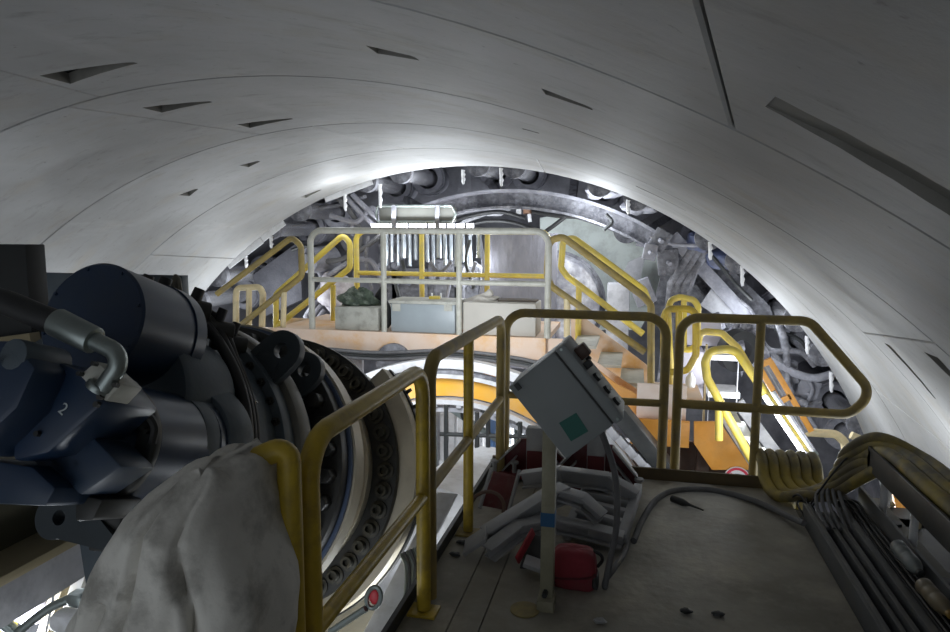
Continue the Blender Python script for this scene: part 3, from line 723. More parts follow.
# ================================================================== cable tray on the right
TRAYM = mat('dark_tray_steel', '55585b', .6, col2='46494b', amt=.5, scale=5, dirt='55544f', dirt_amt=.5, dirt_scale=6, dust='6a675f', dust_amt=.5)
tr = thing('cable_tray', 'dark steel cable tray along the right edge of the deck', 'cable tray', (1.1, 2.0, -.03))
MB().bb((.947, -1.5, -.03), (1.30, 4.05, -.015)).build('tray_floor', TRAYM, tr)
MB().bb((.947, -1.5, -.015), (.962, 4.03, .10)).build('side_plate', TRAYM, tr, bevel=.002)
MB().bb((.962, -1.5, .088), (.985, 4.03, .10)).build('side_lip', TRAYM, tr, bevel=.002)
for x, w_, z in ((1.025, .022, .085), (1.065, .022, .10)):
    MB().bb((x, -1.5, -.015), (x+.006, 3.94, z)).build('divider', TRAYM, tr, bevel=.001)
    MB().bb((x, -1.5, z), (x+w_, 3.94, z+.006)).build('divider_lip', TRAYM, tr, bevel=.001)
MB().bb((1.115, -1.5, .06), (1.15, 3.95, .12)).build('channel', TRAYM, tr, bevel=.003)
EDGEM = mat('dusty_edge_beam', '6f6a5e', .75, col2='57534a', amt=.6, scale=5, dirt='807a6c', dirt_amt=.5)
eb = thing('edge_beam', 'dusty flat topped beam with bolts along the far side of the cable tray', 'beam', (1.30, 1.5, -.05))
MB().bb((1.262, -1.5, -.05), (1.36, 4.1, .14)).build('beam', EDGEM, eb, bevel=.004)
MB().bb((1.245, -1.5, -.03), (1.262, 4.1, .20)).build('inner_plate', TRAYM, eb, bevel=.002)
for y in (3.72, 3.12, 2.6): 
    MB().cyl((1.31, y, .14), (1.31, y, .155), .030, .03, 8).build('bolt', DARKST, eb)
rb = thing('cable_bridge', 'dark steel channel raised on white legs carrying the hose bundle', 'cable tray', (1.27, 2.8, .14))
MB().bb((1.215, -1.5, .37), (1.23, 3.9, .49)).build('side_plate', DARKST, rb, bevel=.002)
MB().bb((1.23, -1.5, .37), (1.44, 3.9, .385)).build('bed', DARKST, rb)
MB().bb((1.215, 3.86, .37), (1.44, 3.9, .47)).build('end_plate', TRAYM, rb)
for y in (3.83, 3.43, 2.5): MB().cyl((1.285, y, .14), (1.285, y, .37), .018, None, 12).build('leg', WHITEP, rb)
# hose bundle
HOSEM = mat('dusty_yellow_hose', 'a08d3e', .6, col2='6c6448', amt=.9, scale=5, dirt='585040', dirt_amt=.9, dirt_scale=2.5)
hl = ['outermost dusty yellow hose of the bundle draped over the deck end', 'second dusty yellow hose from the left in the draped bundle', 'third dusty yellow hose from the left in the draped bundle', 'third dusty yellow hose from the right in the draped bundle', 'second dusty yellow hose from the right in the draped bundle', 'innermost dusty yellow hose at the right of the draped bundle']
for k in range(6):
    x0 = .80+.062*k; r = .034; lane = k % 3; lay = k//3
    zb = .04+.012*k; xr_ = 1.265+.068*lane; zr = .425+.068*(k > 2)
    p = [(x0, 4.80, -.45), (x0, 4.72, .02), (x0+.005, 4.63, .185), (x0+.01, 4.50, .17), (x0+.015, 4.42+.0*k, .085), (x0+.06, 4.28-.0*k, zb), (x0+.17-.012*k, 4.17, zb+.05+.012*k), (1.09+.012*k, 4.06, .15+.045*k), (1.20+.012*k, 3.93, .30+.045*k), (xr_, 3.72, zr+.005), (xr_, 3.3, zr+.01), (xr_+.01, 2.8, zr), (xr_, 2.0, zr), (xr_, .5, zr)]
    T('hose', hl[k], 'hose', MB().tube(spline(p, 8), r, 12), HOSEM, 'draped hose bundle')
T('cable_tie', 'thin black strap around the hose bundle above the tray', 'strap', MB().tube([V((1.075, 4.06, .21))+V((.02, .13, -.10))*cos(a)*.8+V((.07, -.03, .14))*sin(a)*1.15 for a in [2*pi*k/24 for k in range(24)]], .006, 6, closed=True), BLKRUB)
# cables lying in the tray
random.seed(5)
for k in range(16):
    x = (.985+.007*(k % 5)) if k < 5 else (1.160+.006*(k-5))
    z = .0+.013*(k % 3) if k < 5 else .085+.012*(k % 4)
    p = [(x+random.uniform(-.006, .006), y, z+random.uniform(0, .006)) for y in (-1.2, 0, .8, 1.6, 2.3, 2.9, 3.4, 3.8)]+[(x-.01+random.uniform(-.02, .02), 3.97, z+.03), (x-.04+random.uniform(-.02, .03), 4.10, .08+random.uniform(-.02, .04)), (x+.02+random.uniform(-.1, .05), 4.22, .05), (x-.06, 4.38, .03)]
    T('power_cable', 'thin black cable lying lengthwise in the dark cable tray', 'cable', MB().tube(spline(p, 5), .0065, 6), BLKRUB, 'black cables in the tray')
for k in range(5):
    p = [(1.0+.03*k, 3.72, .09), (.99+.03*k, 3.9, .13+.01*k), (1.03+.025*k, 4.05, .17+.008*k), (1.13+.01*k, 4.06, .15), (1.17+.01*k, 3.9, .11)]
    T('cable_loop', 'dark cable loop bending over the front end of the tray', 'cable', MB().tube(spline(p, 7), .010, 8), GREYHOSE, 'cable loops at the tray end')
# bottles
PLAST = mat('clear_bottle', '9aa0a0', .38, col2='6a7070', amt=.6, scale=14, trans=.2)
def bottle(p0, p1, label, m, capm):
    p0, p1 = V(p0), V(p1); L = (p1-p0).length; r = .034
    t = thing('bottle', label, 'bottle', ((p0+p1)/2-V((0, 0, r))))
    prof = [(0, 0), (0, r*.8), (.01, r), (.05, r), (.055, r*.94), (.065, r), (.10, r), (.105, r*.93), (.115, r), (L-.075, r), (L-.05, r*.85), (L-.022, r*.42), (L-.018, r*.4), (L-.018, 0)]
    MB().lathe(prof, p0, p1-p0, 20).build('bottle_body', m, t)
    MB().lathe([(L-.02, 0), (L-.02, r*.46), (L, r*.46), (L, 0)], p0, p1-p0, 16).build('cap', capm, t, bevel=.002)
bottle((1.185, 3.33, .20), (1.20, 3.09, .185), 'clear plastic bottle lying on the tray cables farther from the camera', PLAST, DARKST)
bottle((1.18, 3.02, .175), (1.20, 2.80, .165), 'dusty amber plastic bottle lying on the tray cables nearer the camera', mat('amber_bottle', '8a7d62', .45, col2='6b6354', amt=.6, scale=10), mat('amber_cap', '9a7b3c', .5))

# ================================================================== dust sheet over the end rail
def sheet():
    mb = MB(); lv = [(455.5, 224, 238), (456.5, 214, 247), (459, 206, 253), (463, 199, 257), (470, 191, 260), (485, 172, 261), (500, 160, 265), (520, 147, 268), (545, 132, 279), (565, 122, 286), (585, 113, 289), (605, 104, 288), (625, 96, 288), (650, 86, 284), (690, 74, 282)]
    n = 120; vs = []; fs = []; Y0 = 1.42
    for i in range(len(lv)-1):
        for t in range(5):
            f = t/5; py = lv[i][0]*(1-f)+lv[i+1][0]*f; xl_ = lv[i][1]*(1-f)+lv[i+1][1]*f; xr_ = lv[i][2]*(1-f)+lv[i+1][2]*f
            a = at(xl_, py, y=Y0); b = at(xr_, py, y=Y0); z = (a.z+b.z)/2; cx = (a.x+b.x)/2; hw = (b.x-a.x)/2
            dep = .03+min(.22, .9*max(0, 1.125-z)**.8); g = min(1, max(0, (1.085-z)*2.6))
            for k in range(n):
                q = 2*pi*k/n; c, s = cos(q), sin(q)
                fold = .07*sin(4*q+5*z+.6)+.05*sin(7*q-9*z)+.03*sin(11*q+16*z+1)+.018*sin(23*q-24*z)+.10*math.exp(-((q-pi*1.8)/.3)**2)
                fold -= .34*math.exp(-((q-pi*1.46-.35*(z-.9))/.06)**2)+.22*math.exp(-((q-pi*1.66+.5*(z-.9))/.05)**2)
                if z < .78: fold -= .55*math.exp(-((q-pi*1.33)/.07)**2)
                r = 1+fold*g*(1-.72*abs(c)**3)
                x = cx+hw*c*(1 if abs(c) > .9 else 1)*(r if abs(c) < .9 else 1+(r-1)*.4)
                vs.append((x, Y0+dep*s*r-.0, z+.008*sin(7*q+20*z)))
    m = len(vs)//n
    for i in range(m-1):
        for k in range(n): fs.append((i*n+k, i*n+(k+1) % n, (i+1)*n+(k+1) % n, (i+1)*n+k))
    fs.append(tuple(range(n)))
    return mb.add(vs, fs)
CLOTH = mat('dirty_white_sheet', 'd6d3cb', .8, col2='c2beb6', amt=.5, scale=4, dirt='5c5850', dirt_amt=.6, dirt_scale=5.5, bump=.25, bscale=18)
T('dust_sheet', 'crumpled dirty white sheet draped over the nearest handrail end', 'sheet', sheet(), CLOTH, sharp=75)

# ================================================================== left foreground steelwork
T('cabinet', 'plain black cabinet at the left picture edge behind the hose', 'cabinet', MB().bb((-3.3, 2.4, .9), (at(45, 245, y=2.5).x, 2.5, at(45, 245, y=2.4).z)), mat('black_cabinet', '191b1b', .6), bevel=.004)
a = at(40, 340, y=2.38)
T('support_bar', 'dim tan steel bar crossing the black cabinet', 'bar', MB().beam((-3.3, 2.36, a.z-.13), (a.x, 2.36, a.z), .05, .07), mat('tan_bar', '8d8163', .6))
b = at(45, 273, y=3.7); c = at(182, 276, y=3.7)
T('rear_panel', 'grey steel panel behind the upper motor', 'panel', MB().bb((b.x-.1, 3.7, .7), (c.x, 3.76, b.z)), SLATE, bevel=.003)
bm_ = thing('floor_beam', 'cream and white steel beam running diagonally across the lower left corner', 'beam', (-2.45, 2.4, -.1))
MB().bb((-2.75, .2, .02), (-2.42, 3.4, .20)).build('web', WHITED, bm_, bevel=.003)
MB().bb((-2.78, .2, .20), (-2.40, 3.4, .24)).build('top_flange', mat('tan_flange', 'a89b7c', .6, dirt='8d8372'), bm_, bevel=.003)
MB().bb((-3.3, .2, .24), (-2.6, 3.4, .50)).build('upper_web', mat('khaki_web', '5d5a48', .7), bm_, bevel=.003)
# ================================================================== shield: jacks, arch beam, bulkhead plant
def Q(px, py, y): return at(px, py, y=y)
def jack(th, label, src=None):
    c = cylp(th, 9.7, 5.03)
    if src is not None:
        o = copy_tree(src); o.location = c; tag(o, label); return o
    t = thing('thrust_jack', label, 'hydraulic jack', c, 'thrust jacks round the shield')
    d = V((0, -1, 0))
    MB().lathe([(-1.7, .10), (-1.7, .20), (0, .20), (0, .245), (.10, .245), (.10, .225), (.14, .225), (.14, .15), (.02, .15)], c, d, 26).build('barrel', DUSTL, t)
    MB().lathe([(0.02, 0), (.02, .115), (1.28, .115), (1.28, 0)], c, d, 24).build('rod', CHROME, t)
    MB().lathe([(1.22, 0), (1.22, .15), (1.30, .15), (1.30, 0)], c, d, 20).build('shoe', DUST, t)
    return t
JK = [(-50, 'chrome thrust jack lowest on the left beside the cream guard hoop'), (-44.5, 'chrome thrust jack second lowest on the left behind the sloping stair rails'),
      (-32.5, 'lower chrome thrust jack of the pair left of the platform'), (-27, 'upper chrome thrust jack of the pair left of the platform'),
      (-15.5, 'lower left chrome thrust jack of the pair near the crown above the lamp'), (-10, 'upper right chrome thrust jack of the pair near the crown above the lamp'),
      (1.4, 'left thrust jack of the pair at the middle of the crown'), (6.5, 'right thrust jack of the pair at the middle of the crown'),
      (18.6, 'left thrust jack of the pair right of the crown'), (23.8, 'right thrust jack of the pair right of the crown'),
      (34.5, 'upper thrust jack of the pair beside the blue wrapped bundle on the right'), (39.5, 'lower thrust jack of the pair beside the blue wrapped bundle on the right'),
      (50, 'upper thrust jack of the pair above the cut corner gate'), (55.5, 'lower thrust jack of the pair seen through the cut corner gate'),
      (66, 'upper thrust jack of the lowest pair on the right'), (71, 'lower thrust jack of the lowest pair on the right')]
j0 = None
for th, lb in JK:
    j = jack(th, lb, j0); j0 = j0 or j
# arch beam
def arc(c, y, R, a0, a1, n): return [V((c[0]+R*sin(RAD(a0+(a1-a0)*k/n)), y, c[1]+R*cos(RAD(a0+(a1-a0)*k/n)))) for k in range(n+1)]
def archbeam(mb, c, y0, y1, r0, r1, a0, a1, n=48):
    o = []
    for k in range(n+1):
        a = RAD(a0+(a1-a0)*k/n); s, q = sin(a), cos(a)
        o += [(c[0]+r0*s, y0, c[1]+r0*q), (c[0]+r1*s, y0, c[1]+r1*q), (c[0]+r1*s, y1, c[1]+r1*q), (c[0]+r0*s, y1, c[1]+r0*q)]
    fs = [(0, 1, 2, 3), (4*n+3, 4*n+2, 4*n+1, 4*n)]
    for k in range(n):
        for i in range(4): fs.append((4*k+i, 4*k+4+i, 4*k+4+(i+1) % 4, 4*k+(i+1) % 4))
    return mb.add(o, fs)
ab = thing('arch_beam', 'dusty grey curved beam spanning the shield above the platform', 'beam', (-1.7, 9.5, 1.7))
AC = (-1.665, -1.488)
archbeam(MB(), AC, 9.15, 9.2, 3.41, 3.62, -32, 72).build('web', DUST, ab)
archbeam(MB(), AC, 9.0, 9.4, 3.60, 3.64, -32, 72).build('flange', DUSTL, ab)
archbeam(MB(), AC, 9.0, 9.4, 3.39, 3.42, -32, 72).build('flange', DUST, ab)
for k in range(0):
    a = RAD(-25+11*k); MB().beam((AC[0]+3.43*sin(a), 9.42, AC[1]+3.43*cos(a)), (AC[0]+3.72*sin(a), 9.42, AC[1]+3.72*cos(a)), .03, .12, (0, 1, 0)).build('stiffener', DUST, ab)
# radial struts between arch and skin
for k, (a, lb) in enumerate(((-20, 'dusty strut left of the crown between arch beam and jacks'), (-3, 'dusty strut at the crown between arch beam and jacks'), (13, 'dusty strut right of the crown between arch beam and jacks'), (30, 'dusty strut on the upper right between arch beam and jacks'), (45, 'dusty strut on the right between arch beam and jacks'))):
    s, q = sin(RAD(a)), cos(RAD(a))
    T('strut', lb, 'strut', MB().beam((AC[0]+3.6*s, 9.3, AC[1]+3.6*q), cylp(a, 10.1, 5.22), .10, .12, (0, 1, 0)), DUST, bevel=.006)
for k, (a0, a1) in enumerate(((-31, -19), (-19, -4), (-4, 13), (13, 30), (30, 45), (45, 60))):
    mb = MB(); archbeam(mb, (TX, TZ), 10.0, 10.06, 4.55, 5.33, a0, a1, 10)
    T('back_plate', ('dusty back plate behind the jacks at the far left', 'dusty back plate behind the jacks left of the crown', 'dusty back plate behind the jacks at the crown', 'dusty back plate behind the jacks right of the crown', 'dusty back plate behind the jacks on the right', 'dusty back plate behind the jacks low on the right')[k], 'plate', mb, SHIELD)
# grey bulkhead panels
GREYC = mat('grey_dust_wall', '8b8a92', .9, col2='6a6970', amt=.8, scale=1.6, dirt='a09fa6', dirt_amt=.5, dirt_scale=3, bump=.6, bscale=18, stretch=(1, 1, .35))
T('bulkhead_panel', 'large streaked grey panel behind the right half of the platform', 'panel', MB().bb((Q(490, 240, 8.9).x, 8.9, -.2), (Q(557, 240, 8.9).x, 8.98, Q(500, 233, 8.9).z)), GREYC, bevel=.01)
T('bulkhead_panel', 'dull grey panel behind the platform left of the lamp tubes', 'panel', MB().bb((Q(352, 240, 9.9).x, 9.9, -.2), (Q(384, 240, 9.9).x, 9.96, Q(352, 232, 9.9).z)), GREYC, bevel=.01)
GREENW = mat('pale_green_wall', 'e6ede9', .6, col2='d6dfdb', amt=.5, scale=1.5, dirt='a8aaa4', dirt_amt=.5, dirt_scale=3)
T('pale_wall', 'pale green painted wall plate behind the right stair rails', 'panel', MB().prism([Q(540, 218, 10.4), Q(600, 206, 10.4), Q(660, 232, 10.4), Q(675, 262, 10.4), Q(640, 330, 10.4), Q(540, 330, 10.4)], (0, .06, 0)), GREENW)
# silver wrapped drum
WRAP = mat('silver_wrap', 'd6d6dc', .35, .25, col2='8f8f98', amt=.9, scale=5, dirt='6f6a70', dirt_amt=.7, dirt_scale=4, bump=.9, bscale=9)
c = Q(553, 302, 9.5)
T('wrapped_drum', 'silvery wrapped round casing between the right stair rails', 'drum', MB().lathe([(-.3, .02), (-.3, .62), (-.22, .67), (.3, .68), (.3, .02)], c, (-.1, 1, 0), 44), WRAP)
T('drum_hoop', 'dark metal hoop around the silvery wrapped casing', 'hoop', MB().lathe([(-.1, .67), (-.1, .715), (0, .715), (0, .67)], c, (-.1, 1, 0), 44), DUST)
c = Q(627, 230, 10.2)
pu = thing('reel', 'round dark reel on the pale green wall', 'reel', c-V((0, 0, .2)))
MB().lathe([(0, 0), (0, .19), (-.10, .19), (-.10, .13), (-.14, .12), (-.14, .07), (-.08, .06), (-.08, 0)], c, (0, 1, 0), 28).build('rim', DUST, pu)
MB().lathe([(-.14, 0), (-.17, .04), (-.17, 0)], c, (0, 1, 0), 16).build('hub', DUSTL, pu)
MB().bb(c+V((-.05, .0, -.05)), c+V((.05, .22, .05))).build('bracket', DUST, pu)
# white stair-side plates at far right
T('white_plate', 'white hinged plate hanging below the dark reel', 'plate', MB().prism([Q(628, 262, 9.9), Q(646, 254, 9.9), Q(640, 280, 9.9), Q(622, 302, 9.9), Q(614, 296, 9.9)], (0, .05, 0)), WHITED)
T('white_cabinet', 'white cabinet behind the lower end of the right stair rails', 'cabinet', MB().bb(Q(606, 330, 8.9)+V((0, 0, -.3)), Q(630, 284, 8.9)+V((0, .3, 0))), WHITED, bevel=.01)
# large grey gusset plates on the right
T('gusset_plate', 'broad dusty grey plate filling the upper right of the shield', 'plate', MB().prism([Q(668, 244, 9.55), Q(690, 250, 9.55), Q(742, 306, 9.55), Q(716, 300, 9.55), Q(690, 318, 9.55), Q(650, 320, 9.55)], (0, .08, 0)), DUST, bevel=.01)
T('gusset_plate', 'long dusty grey plate along the shield edge on the right', 'plate', MB().prism([Q(690, 244, 9.2), Q(712, 250, 9.2), Q(770, 306, 9.2), Q(778, 330, 9.2), Q(756, 325, 9.2)], (0, .08, 0)), DUST, bevel=.01)
T('angle_strut', 'steel angle bar sloping down on the upper right plates', 'strut', MB().beam(Q(672, 236, 8.86), Q(748, 318, 8.86), .05, .16), DUSTL, bevel=.004)
for k, (a, b, lb) in enumerate((((694, 248), (654, 318), 'leftmost dark pipe of the pipes falling from the upper right plates'), ((699, 250), (661, 318), 'middle dark pipe of the pipes falling from the upper right plates'), ((706, 252), (668, 318), 'rightmost dark pipe of the pipes falling from the upper right plates'))):
    T('pipe', lb, 'pipe', MB().tube([Q(a[0], a[1], 8.85), Q((a[0]+b[0])/2-2, (a[1]+b[1])/2, 8.85), Q(b[0], b[1]+140, 8.8)], .06, 10), DUST)
wrapb = mat('blue_wrap', '5a6488', .5, col2='4a4f62', amt=.8, scale=6, dirt='80808c', dirt_amt=.6)
T('wrapped_bundle', 'bluish wrapped bundle hanging under the lining edge at upper right', 'bundle', softbox(Q(700, 242, 8.9), (.35, .3, .25), 2.6, 14, .25, 4), wrapb)
T('wrapped_bundle', 'larger bluish wrapped bundle under the lining edge right of the first', 'bundle', softbox(Q(722, 258, 8.9), (.42, .3, .24), 2.6, 14, .25, 9), wrapb)
T('wrapped_bundle', 'grey wrapped bundle at the lining edge above the dark reel', 'bundle', softbox(Q(604, 190, 9.0), (.45, .3, .2), 2.6, 14, .25, 14), DUSTL)
T('wrapped_bundle', 'grey wrapped bundle at the lining edge right of the dark reel', 'bundle', softbox(Q(640, 206, 9.0), (.4, .3, .2), 2.6, 14, .25, 19), DUSTL)

# ---- lamp with tubes above the platform
yl = 8.6
lf = thing('lamp', 'bright strip lamp with a grey housing above the platform', 'lamp', Q(420, 222, yl)-V((0, 0, .1)))
a, b = Q(380, 222, yl), Q(455, 206, yl)
MB().bb(a+V((-.02, .0, 0)), b+V((0, .10, 0))).build('housing', mat('lamp_housing', '62625d', .6, col2='55554f', amt=.4), lf, bevel=.03)
fr = MB(); fr.tube([Q(378, 222, yl), Q(376, 214, yl), Q(378, 206, yl), Q(452, 206, yl), Q(456, 214, yl), Q(452, 222, yl)], .02, 8, closed=True); fr.build('rim_tube', STEEL, lf)
for px in (393.5, 437): MB().bb(Q(px-2, 232, yl-.05), Q(px+2, 205, yl-.05)+V((0, .04, 0))).build('bracket', DUST, lf)
for k in range(11):
    px = 374+9.5*k; MB().bb(Q(px-2.6, 229, yl+.1), Q(px+3.6, 223.5, yl+.1)+V((0, .06, 0))).build('lamp_cell', LAMPW, lf)
# silver tubes below
TUBEM = mat('silver_tube', 'd4dae0', .25, .7, col2='9aa2ab', amt=.5, scale=10)
for k in range(16):
    px = 386+ (5.9*k if k < 14 else 9*(k-14)+84); bot = (266, 262, 266, 258, 266, 260)[k % 6]
    lab = 'thin silvery vertical tube hanging in the row below the strip lamp'
    T('hanging_tube', lab, 'tube', MB().tube([Q(px, bot, 8.75+.12*(k % 3)), Q(px, 231, 8.75+.12*(k % 3))], .026 if k % 3 else .034, 8), TUBEM, 'silvery tubes below the strip lamp')
MB_ = MB(); MB_.bb(Q(368, 233, 8.9), Q(476, 230, 8.9)+V((0, .1, 0))); T('hanger_bar', 'horizontal bar from which the silvery tubes hang', 'bar', MB_, WHITED)
# ---- boxes on the platform
def crate(x0, x1, top, bot, y, m, label, lid=None, d=.42):
    a = Q(x0, bot, y); b = Q(x1, top, y); t = thing('storage_box', label, 'box', ((a.x+b.x)/2, y+d/2, PZ))
    MB().bb((a.x, y, PZ), (b.x, y+d, b.z)).build('box_body', m, t, bevel=.012)
    if lid: MB().bb((a.x-.02, y-.02, b.z), (b.x+.02, y+d, b.z+.035)).build('lid', lid, t, bevel=.008)
    return t
GB = mat('grey_bin', 'b4b3aa', .6, col2='a2a197', amt=.5, scale=4, dirt='6f6d66', dirt_amt=.5, dirt_scale=9)
crate(335, 378, 308, 331, 7.05, GB, 'small scuffed pale grey box at the left end of the platform')
cr = crate(391, 455, 305, 333, 7.05, mat('blue_grey_bin', '9ba3a7', .4, col2='8c9498', amt=.5, scale=3), 'blue grey lidded box in the middle of the platform front', GB)
for px in (396, 448): MB().bb(Q(px-4, 311, 7.035), Q(px+4, 304, 7.035)+V((0, .03, 0))).build('latch', GB, cr)
cr = crate(463, 536, 304, 334, 7.05, mat('putty_bin', 'bab5ac', .6, col2='aeaaa1', amt=.5, scale=2), 'wide plain putty grey box at the right end of the platform front')
T('plank', 'rusty brown board lying on top of the putty grey box', 'board', MB().bb(Q(498, 304, 7.2), Q(536, 300.5, 7.2)+V((0, .2, 0))), mat('rusty_board', '5b524a', .8))
# cloth and odds
GRN = mat('green_tarp', '4d5a4a', .7, col2='2f3a30', amt=.9, scale=12, dirt='9aa294', dirt_amt=.5, dirt_scale=14, bump=.5, bscale=30)
T('tarp', 'crumpled dark green tarp heaped on the small pale grey box', 'tarp', softbox(Q(358, 300, 7.3), (.44, .28, .24), 2.2, 22, .38, 3), GRN)
T('hose_piece', 'black hose piece standing between the small box and the lidded box', 'hose', MB().tube(spline([Q(374, 306, 7.35), Q(379, 297, 7.35), Q(385, 288, 7.35)], 5), .05, 10), BLKRUB)
T('hose_piece', 'black bent hose between the pale box and the blue grey box', 'hose', MB().tube(spline([Q(381, 331, 7.3), Q(389, 322, 7.3), Q(388, 308, 7.3), Q(383, 300, 7.3)], 5), .035, 10), BLKRUB)
T('rag', 'pale crumpled cloth lying on the putty grey box', 'cloth', softbox(Q(484, 300, 7.3), (.34, .22, .10), 2.2, 18, .3, 6), mat('pale_rag', 'c3beb6', .9, bump=.3))
T('rag', 'pale twisted cloth standing on top of the crumpled cloth on the right box', 'cloth', MB().tube(spline([Q(478, 299, 7.28), Q(487, 295, 7.28), Q(492, 291, 7.28)], 6), [.04]*12+[.02], 10), mat('pale_rag', 'c3beb6'))
gd = thing('gadget', 'small yellow tool box on the blue grey lidded box', 'tool', Q(434, 304, 7.3))
MB().bb(Q(428.5, 304, 7.25), Q(439.5, 296.5, 7.25)+V((0, .1, 0))).build('case', YELB, gd, bevel=.01)
for px in (432, 441): MB().tube([Q(px, 301, 7.3), Q(px, 293, 7.3)], .012, 8).build('prong', WHITEP, gd)
T('tool', 'dark flat tool lying on the lidded box left of the yellow tool box', 'tool', MB().beam(Q(410, 302.5, 7.25), Q(426, 302.5, 7.25), .06, .02), DARKST)
# grey inner hoops seen over the platform
for k, (x0, x1, t_, lb) in enumerate(((463, 482, 265, 'thin dusty grey hoop rail behind the yellow platform rail, left one'), (489, 528, 266, 'thin dusty grey hoop rail behind the yellow platform rail, right one'))):
    T('hoop_rail', lb, 'guard rail', MB().tube(fillet([Q(x0, 318, 9.2), Q(x0, t_, 9.2), Q(x1, t_, 9.2), Q(x1, 318, 9.2)], .1), .03, 8), DUST)
    
# ---- hoses and pipes on the left of the shield
random.seed(21)
hoses = [((318, 262), (345, 258), (375, 240), (398, 214)), ((322, 280), (350, 262), (372, 262), (384, 290)), ((330, 215), (356, 222), (372, 208), (388, 226)), ((312, 300), (330, 275), (352, 268), (360, 232)), ((340, 200), (352, 214), (358, 226), (362, 250)), ((305, 318), (320, 296), (340, 290), (352, 312)), ((300, 262), (318, 270), (330, 300), (350, 320)), ((345, 196), (358, 210), (372, 224), (386, 240)), ((352, 194), (366, 208), (380, 220), (396, 232))]
hn = ['rising to the lamp bracket', 'sagging behind the left end post', 'crossing under the crown jacks on the left', 'climbing behind the bright stair rail', 'hanging straight left of the silvery tubes', 'curling low behind the cream stair post', 'falling from the left jack pair to the stair', 'slanting beside the crown jacks, lower one', 'slanting beside the crown jacks, upper one']
for h, nme in zip(hoses, hn):
    T('dusty_hose', 'dusty grey hose '+nme, 'hose', MB().tube(spline([Q(p[0], p[1], 8.72+.05*i) for i, p in enumerate(h)], 7), .035, 8), GREYHOSE if random.random() < .5 else DUSTL)
for k in range(6):
    T('ribbed_hose', 'dusty curved hose in the stack low behind the left stair', 'hose', MB().tube(spline([Q(318+3*k, 300+5*k, 8.8), Q(306+6*k, 318+2*k, 8.7), Q(322+7*k, 326+k, 8.6), Q(336+5*k, 318+3*k, 8.6)], 7), .035, 8), DUSTL, 'stacked curved hoses behind the left stair')
T('plastic_sheet', 'white crumpled plastic behind the left end of the platform', 'sheet', softbox(Q(336, 292, 8.8), (.5, .3, .5), 2.4, 16, .3, 8), mat('white_plastic', 'dad6dc', .5, col2='a9a3ac', amt=.8, scale=8))
mo = thing('pump', 'dusty round pump housing between the two left stair rails', 'pump', Q(318, 262, 8.8)-V((0, 0, .2)))
MB().lathe([(-.2, 0), (-.2, .17), (.25, .2), (.25, 0)], Q(318, 260, 8.8), (.3, 1, 0), 22).build('casing', DUSTL, mo)
MB().lathe([(-.26, 0), (-.26, .09), (-.2, .1), (-.2, 0)], Q(318, 260, 8.8), (.3, 1, 0), 18).build('cover', DUST, mo)
T('side_block', 'dark grey steel block behind the far left stair rail', 'block', MB().prism([Q(252, 275, 9.1), Q(300, 240, 9.1), Q(302, 300, 9.1), Q(262, 318, 9.1)], (0, .3, 0)), mat('dark_block', '5e5e64', .85, col2='48484e', amt=.7, scale=5, bump=.4), bevel=.02)
# black cables crossing by the arch
for p, lb in (([(440, 226), (470, 216), (500, 212), (525, 218)], 'black cable sagging under the arch beam left of centre'), ([(455, 232), (480, 222), (510, 222), (540, 232)], 'black cable lying behind the top of the platform rail'), ([(532, 212), (560, 216), (585, 216), (603, 209)], 'black cable crossing the pale green wall below the arch beam'), ([(545, 232), (556, 224), (566, 216)], 'short black cable rising at the edge of the pale green wall')):
    T('black_cable', lb, 'cable', MB().tube(spline([Q(a, b, 9.3) for a, b in p], 7), .028, 8), BLKRUB)
jb = thing('junction_box', 'small white box on a rusty bracket under the arch beam', 'box', Q(519, 214, 9.3))
MB().bb(Q(516, 214, 9.3), Q(521, 204, 9.3)+V((0, .1, 0))).build('case', WHITEP, jb, bevel=.008)
MB().bb(Q(523, 214, 9.3), Q(531, 203, 9.3)+V((0, .1, 0))).build('bracket', mat('rusty_bracket', '8a6a55', .8), jb, bevel=.008)
MB().tube([Q(529, 214, 9.3), Q(530, 222, 9.3)], .025, 8).build('drop', WHITEP, jb)
T('brace', 'pale brace plate slanting below the arch beam right of the lamp', 'brace', MB().prism([Q(456, 226, 9.4), Q(478, 208, 9.4), Q(498, 208, 9.4), Q(484, 216, 9.4)], (0, .06, 0)), WHITED)
T('brace', 'second pale brace plate slanting below the arch beam nearer the middle', 'brace', MB().prism([Q(486, 216, 9.5), Q(500, 204, 9.5), Q(516, 206, 9.5), Q(500, 216, 9.5)], (0, .06, 0)), WHITED)
# white hanging clips along the lining edge
for k, (px, py, L_, lb) in enumerate(((246, 256, 12, 'lowest on the left'), (271, 236, 12, 'second from the left end'), (345, 194, 17, 'third from the left end'), (380, 184, 24, 'at the left crown jacks'), (463, 170, 14, 'left of the crown middle'), (501, 168, 18, 'right of the crown middle'), (628, 200, 14, 'above the dark reel'), (710, 242, 18, 'beside the blue wrapped bundle'), (742, 266, 20, 'at the upper right plate'), (807, 336, 18, 'above the cut corner gate'), (831, 372, 20, 'lowest on the right'))):
    a = Q(px, py, 8.38); b = Q(px+.5, py+L_, 8.38)
    pts = [a+(b-a)*(i/6)+V((.004*(-1)**i, 0, 0)) for i in range(7)]
    T('hanging_rope', 'white rope end hanging from the lining edge, '+lb, 'rope', MB().tube(pts, [.026, .02, .027, .018, .026, .02, .014], 8), WHITEP)
for k, (p0, p1, lb) in enumerate(((( 228, 266), (262, 240), 'left lower'), ((262, 239), (284, 222), 'left upper'), ((325, 199), (372, 181), 'below the crown on the left'))):
    T('edge_strip', 'pale flat seal strip along the lining edge, '+lb, 'strip', MB().beam(Q(*p0, 8.37), Q(*p1, 8.37), .02, .09), WHITEP)
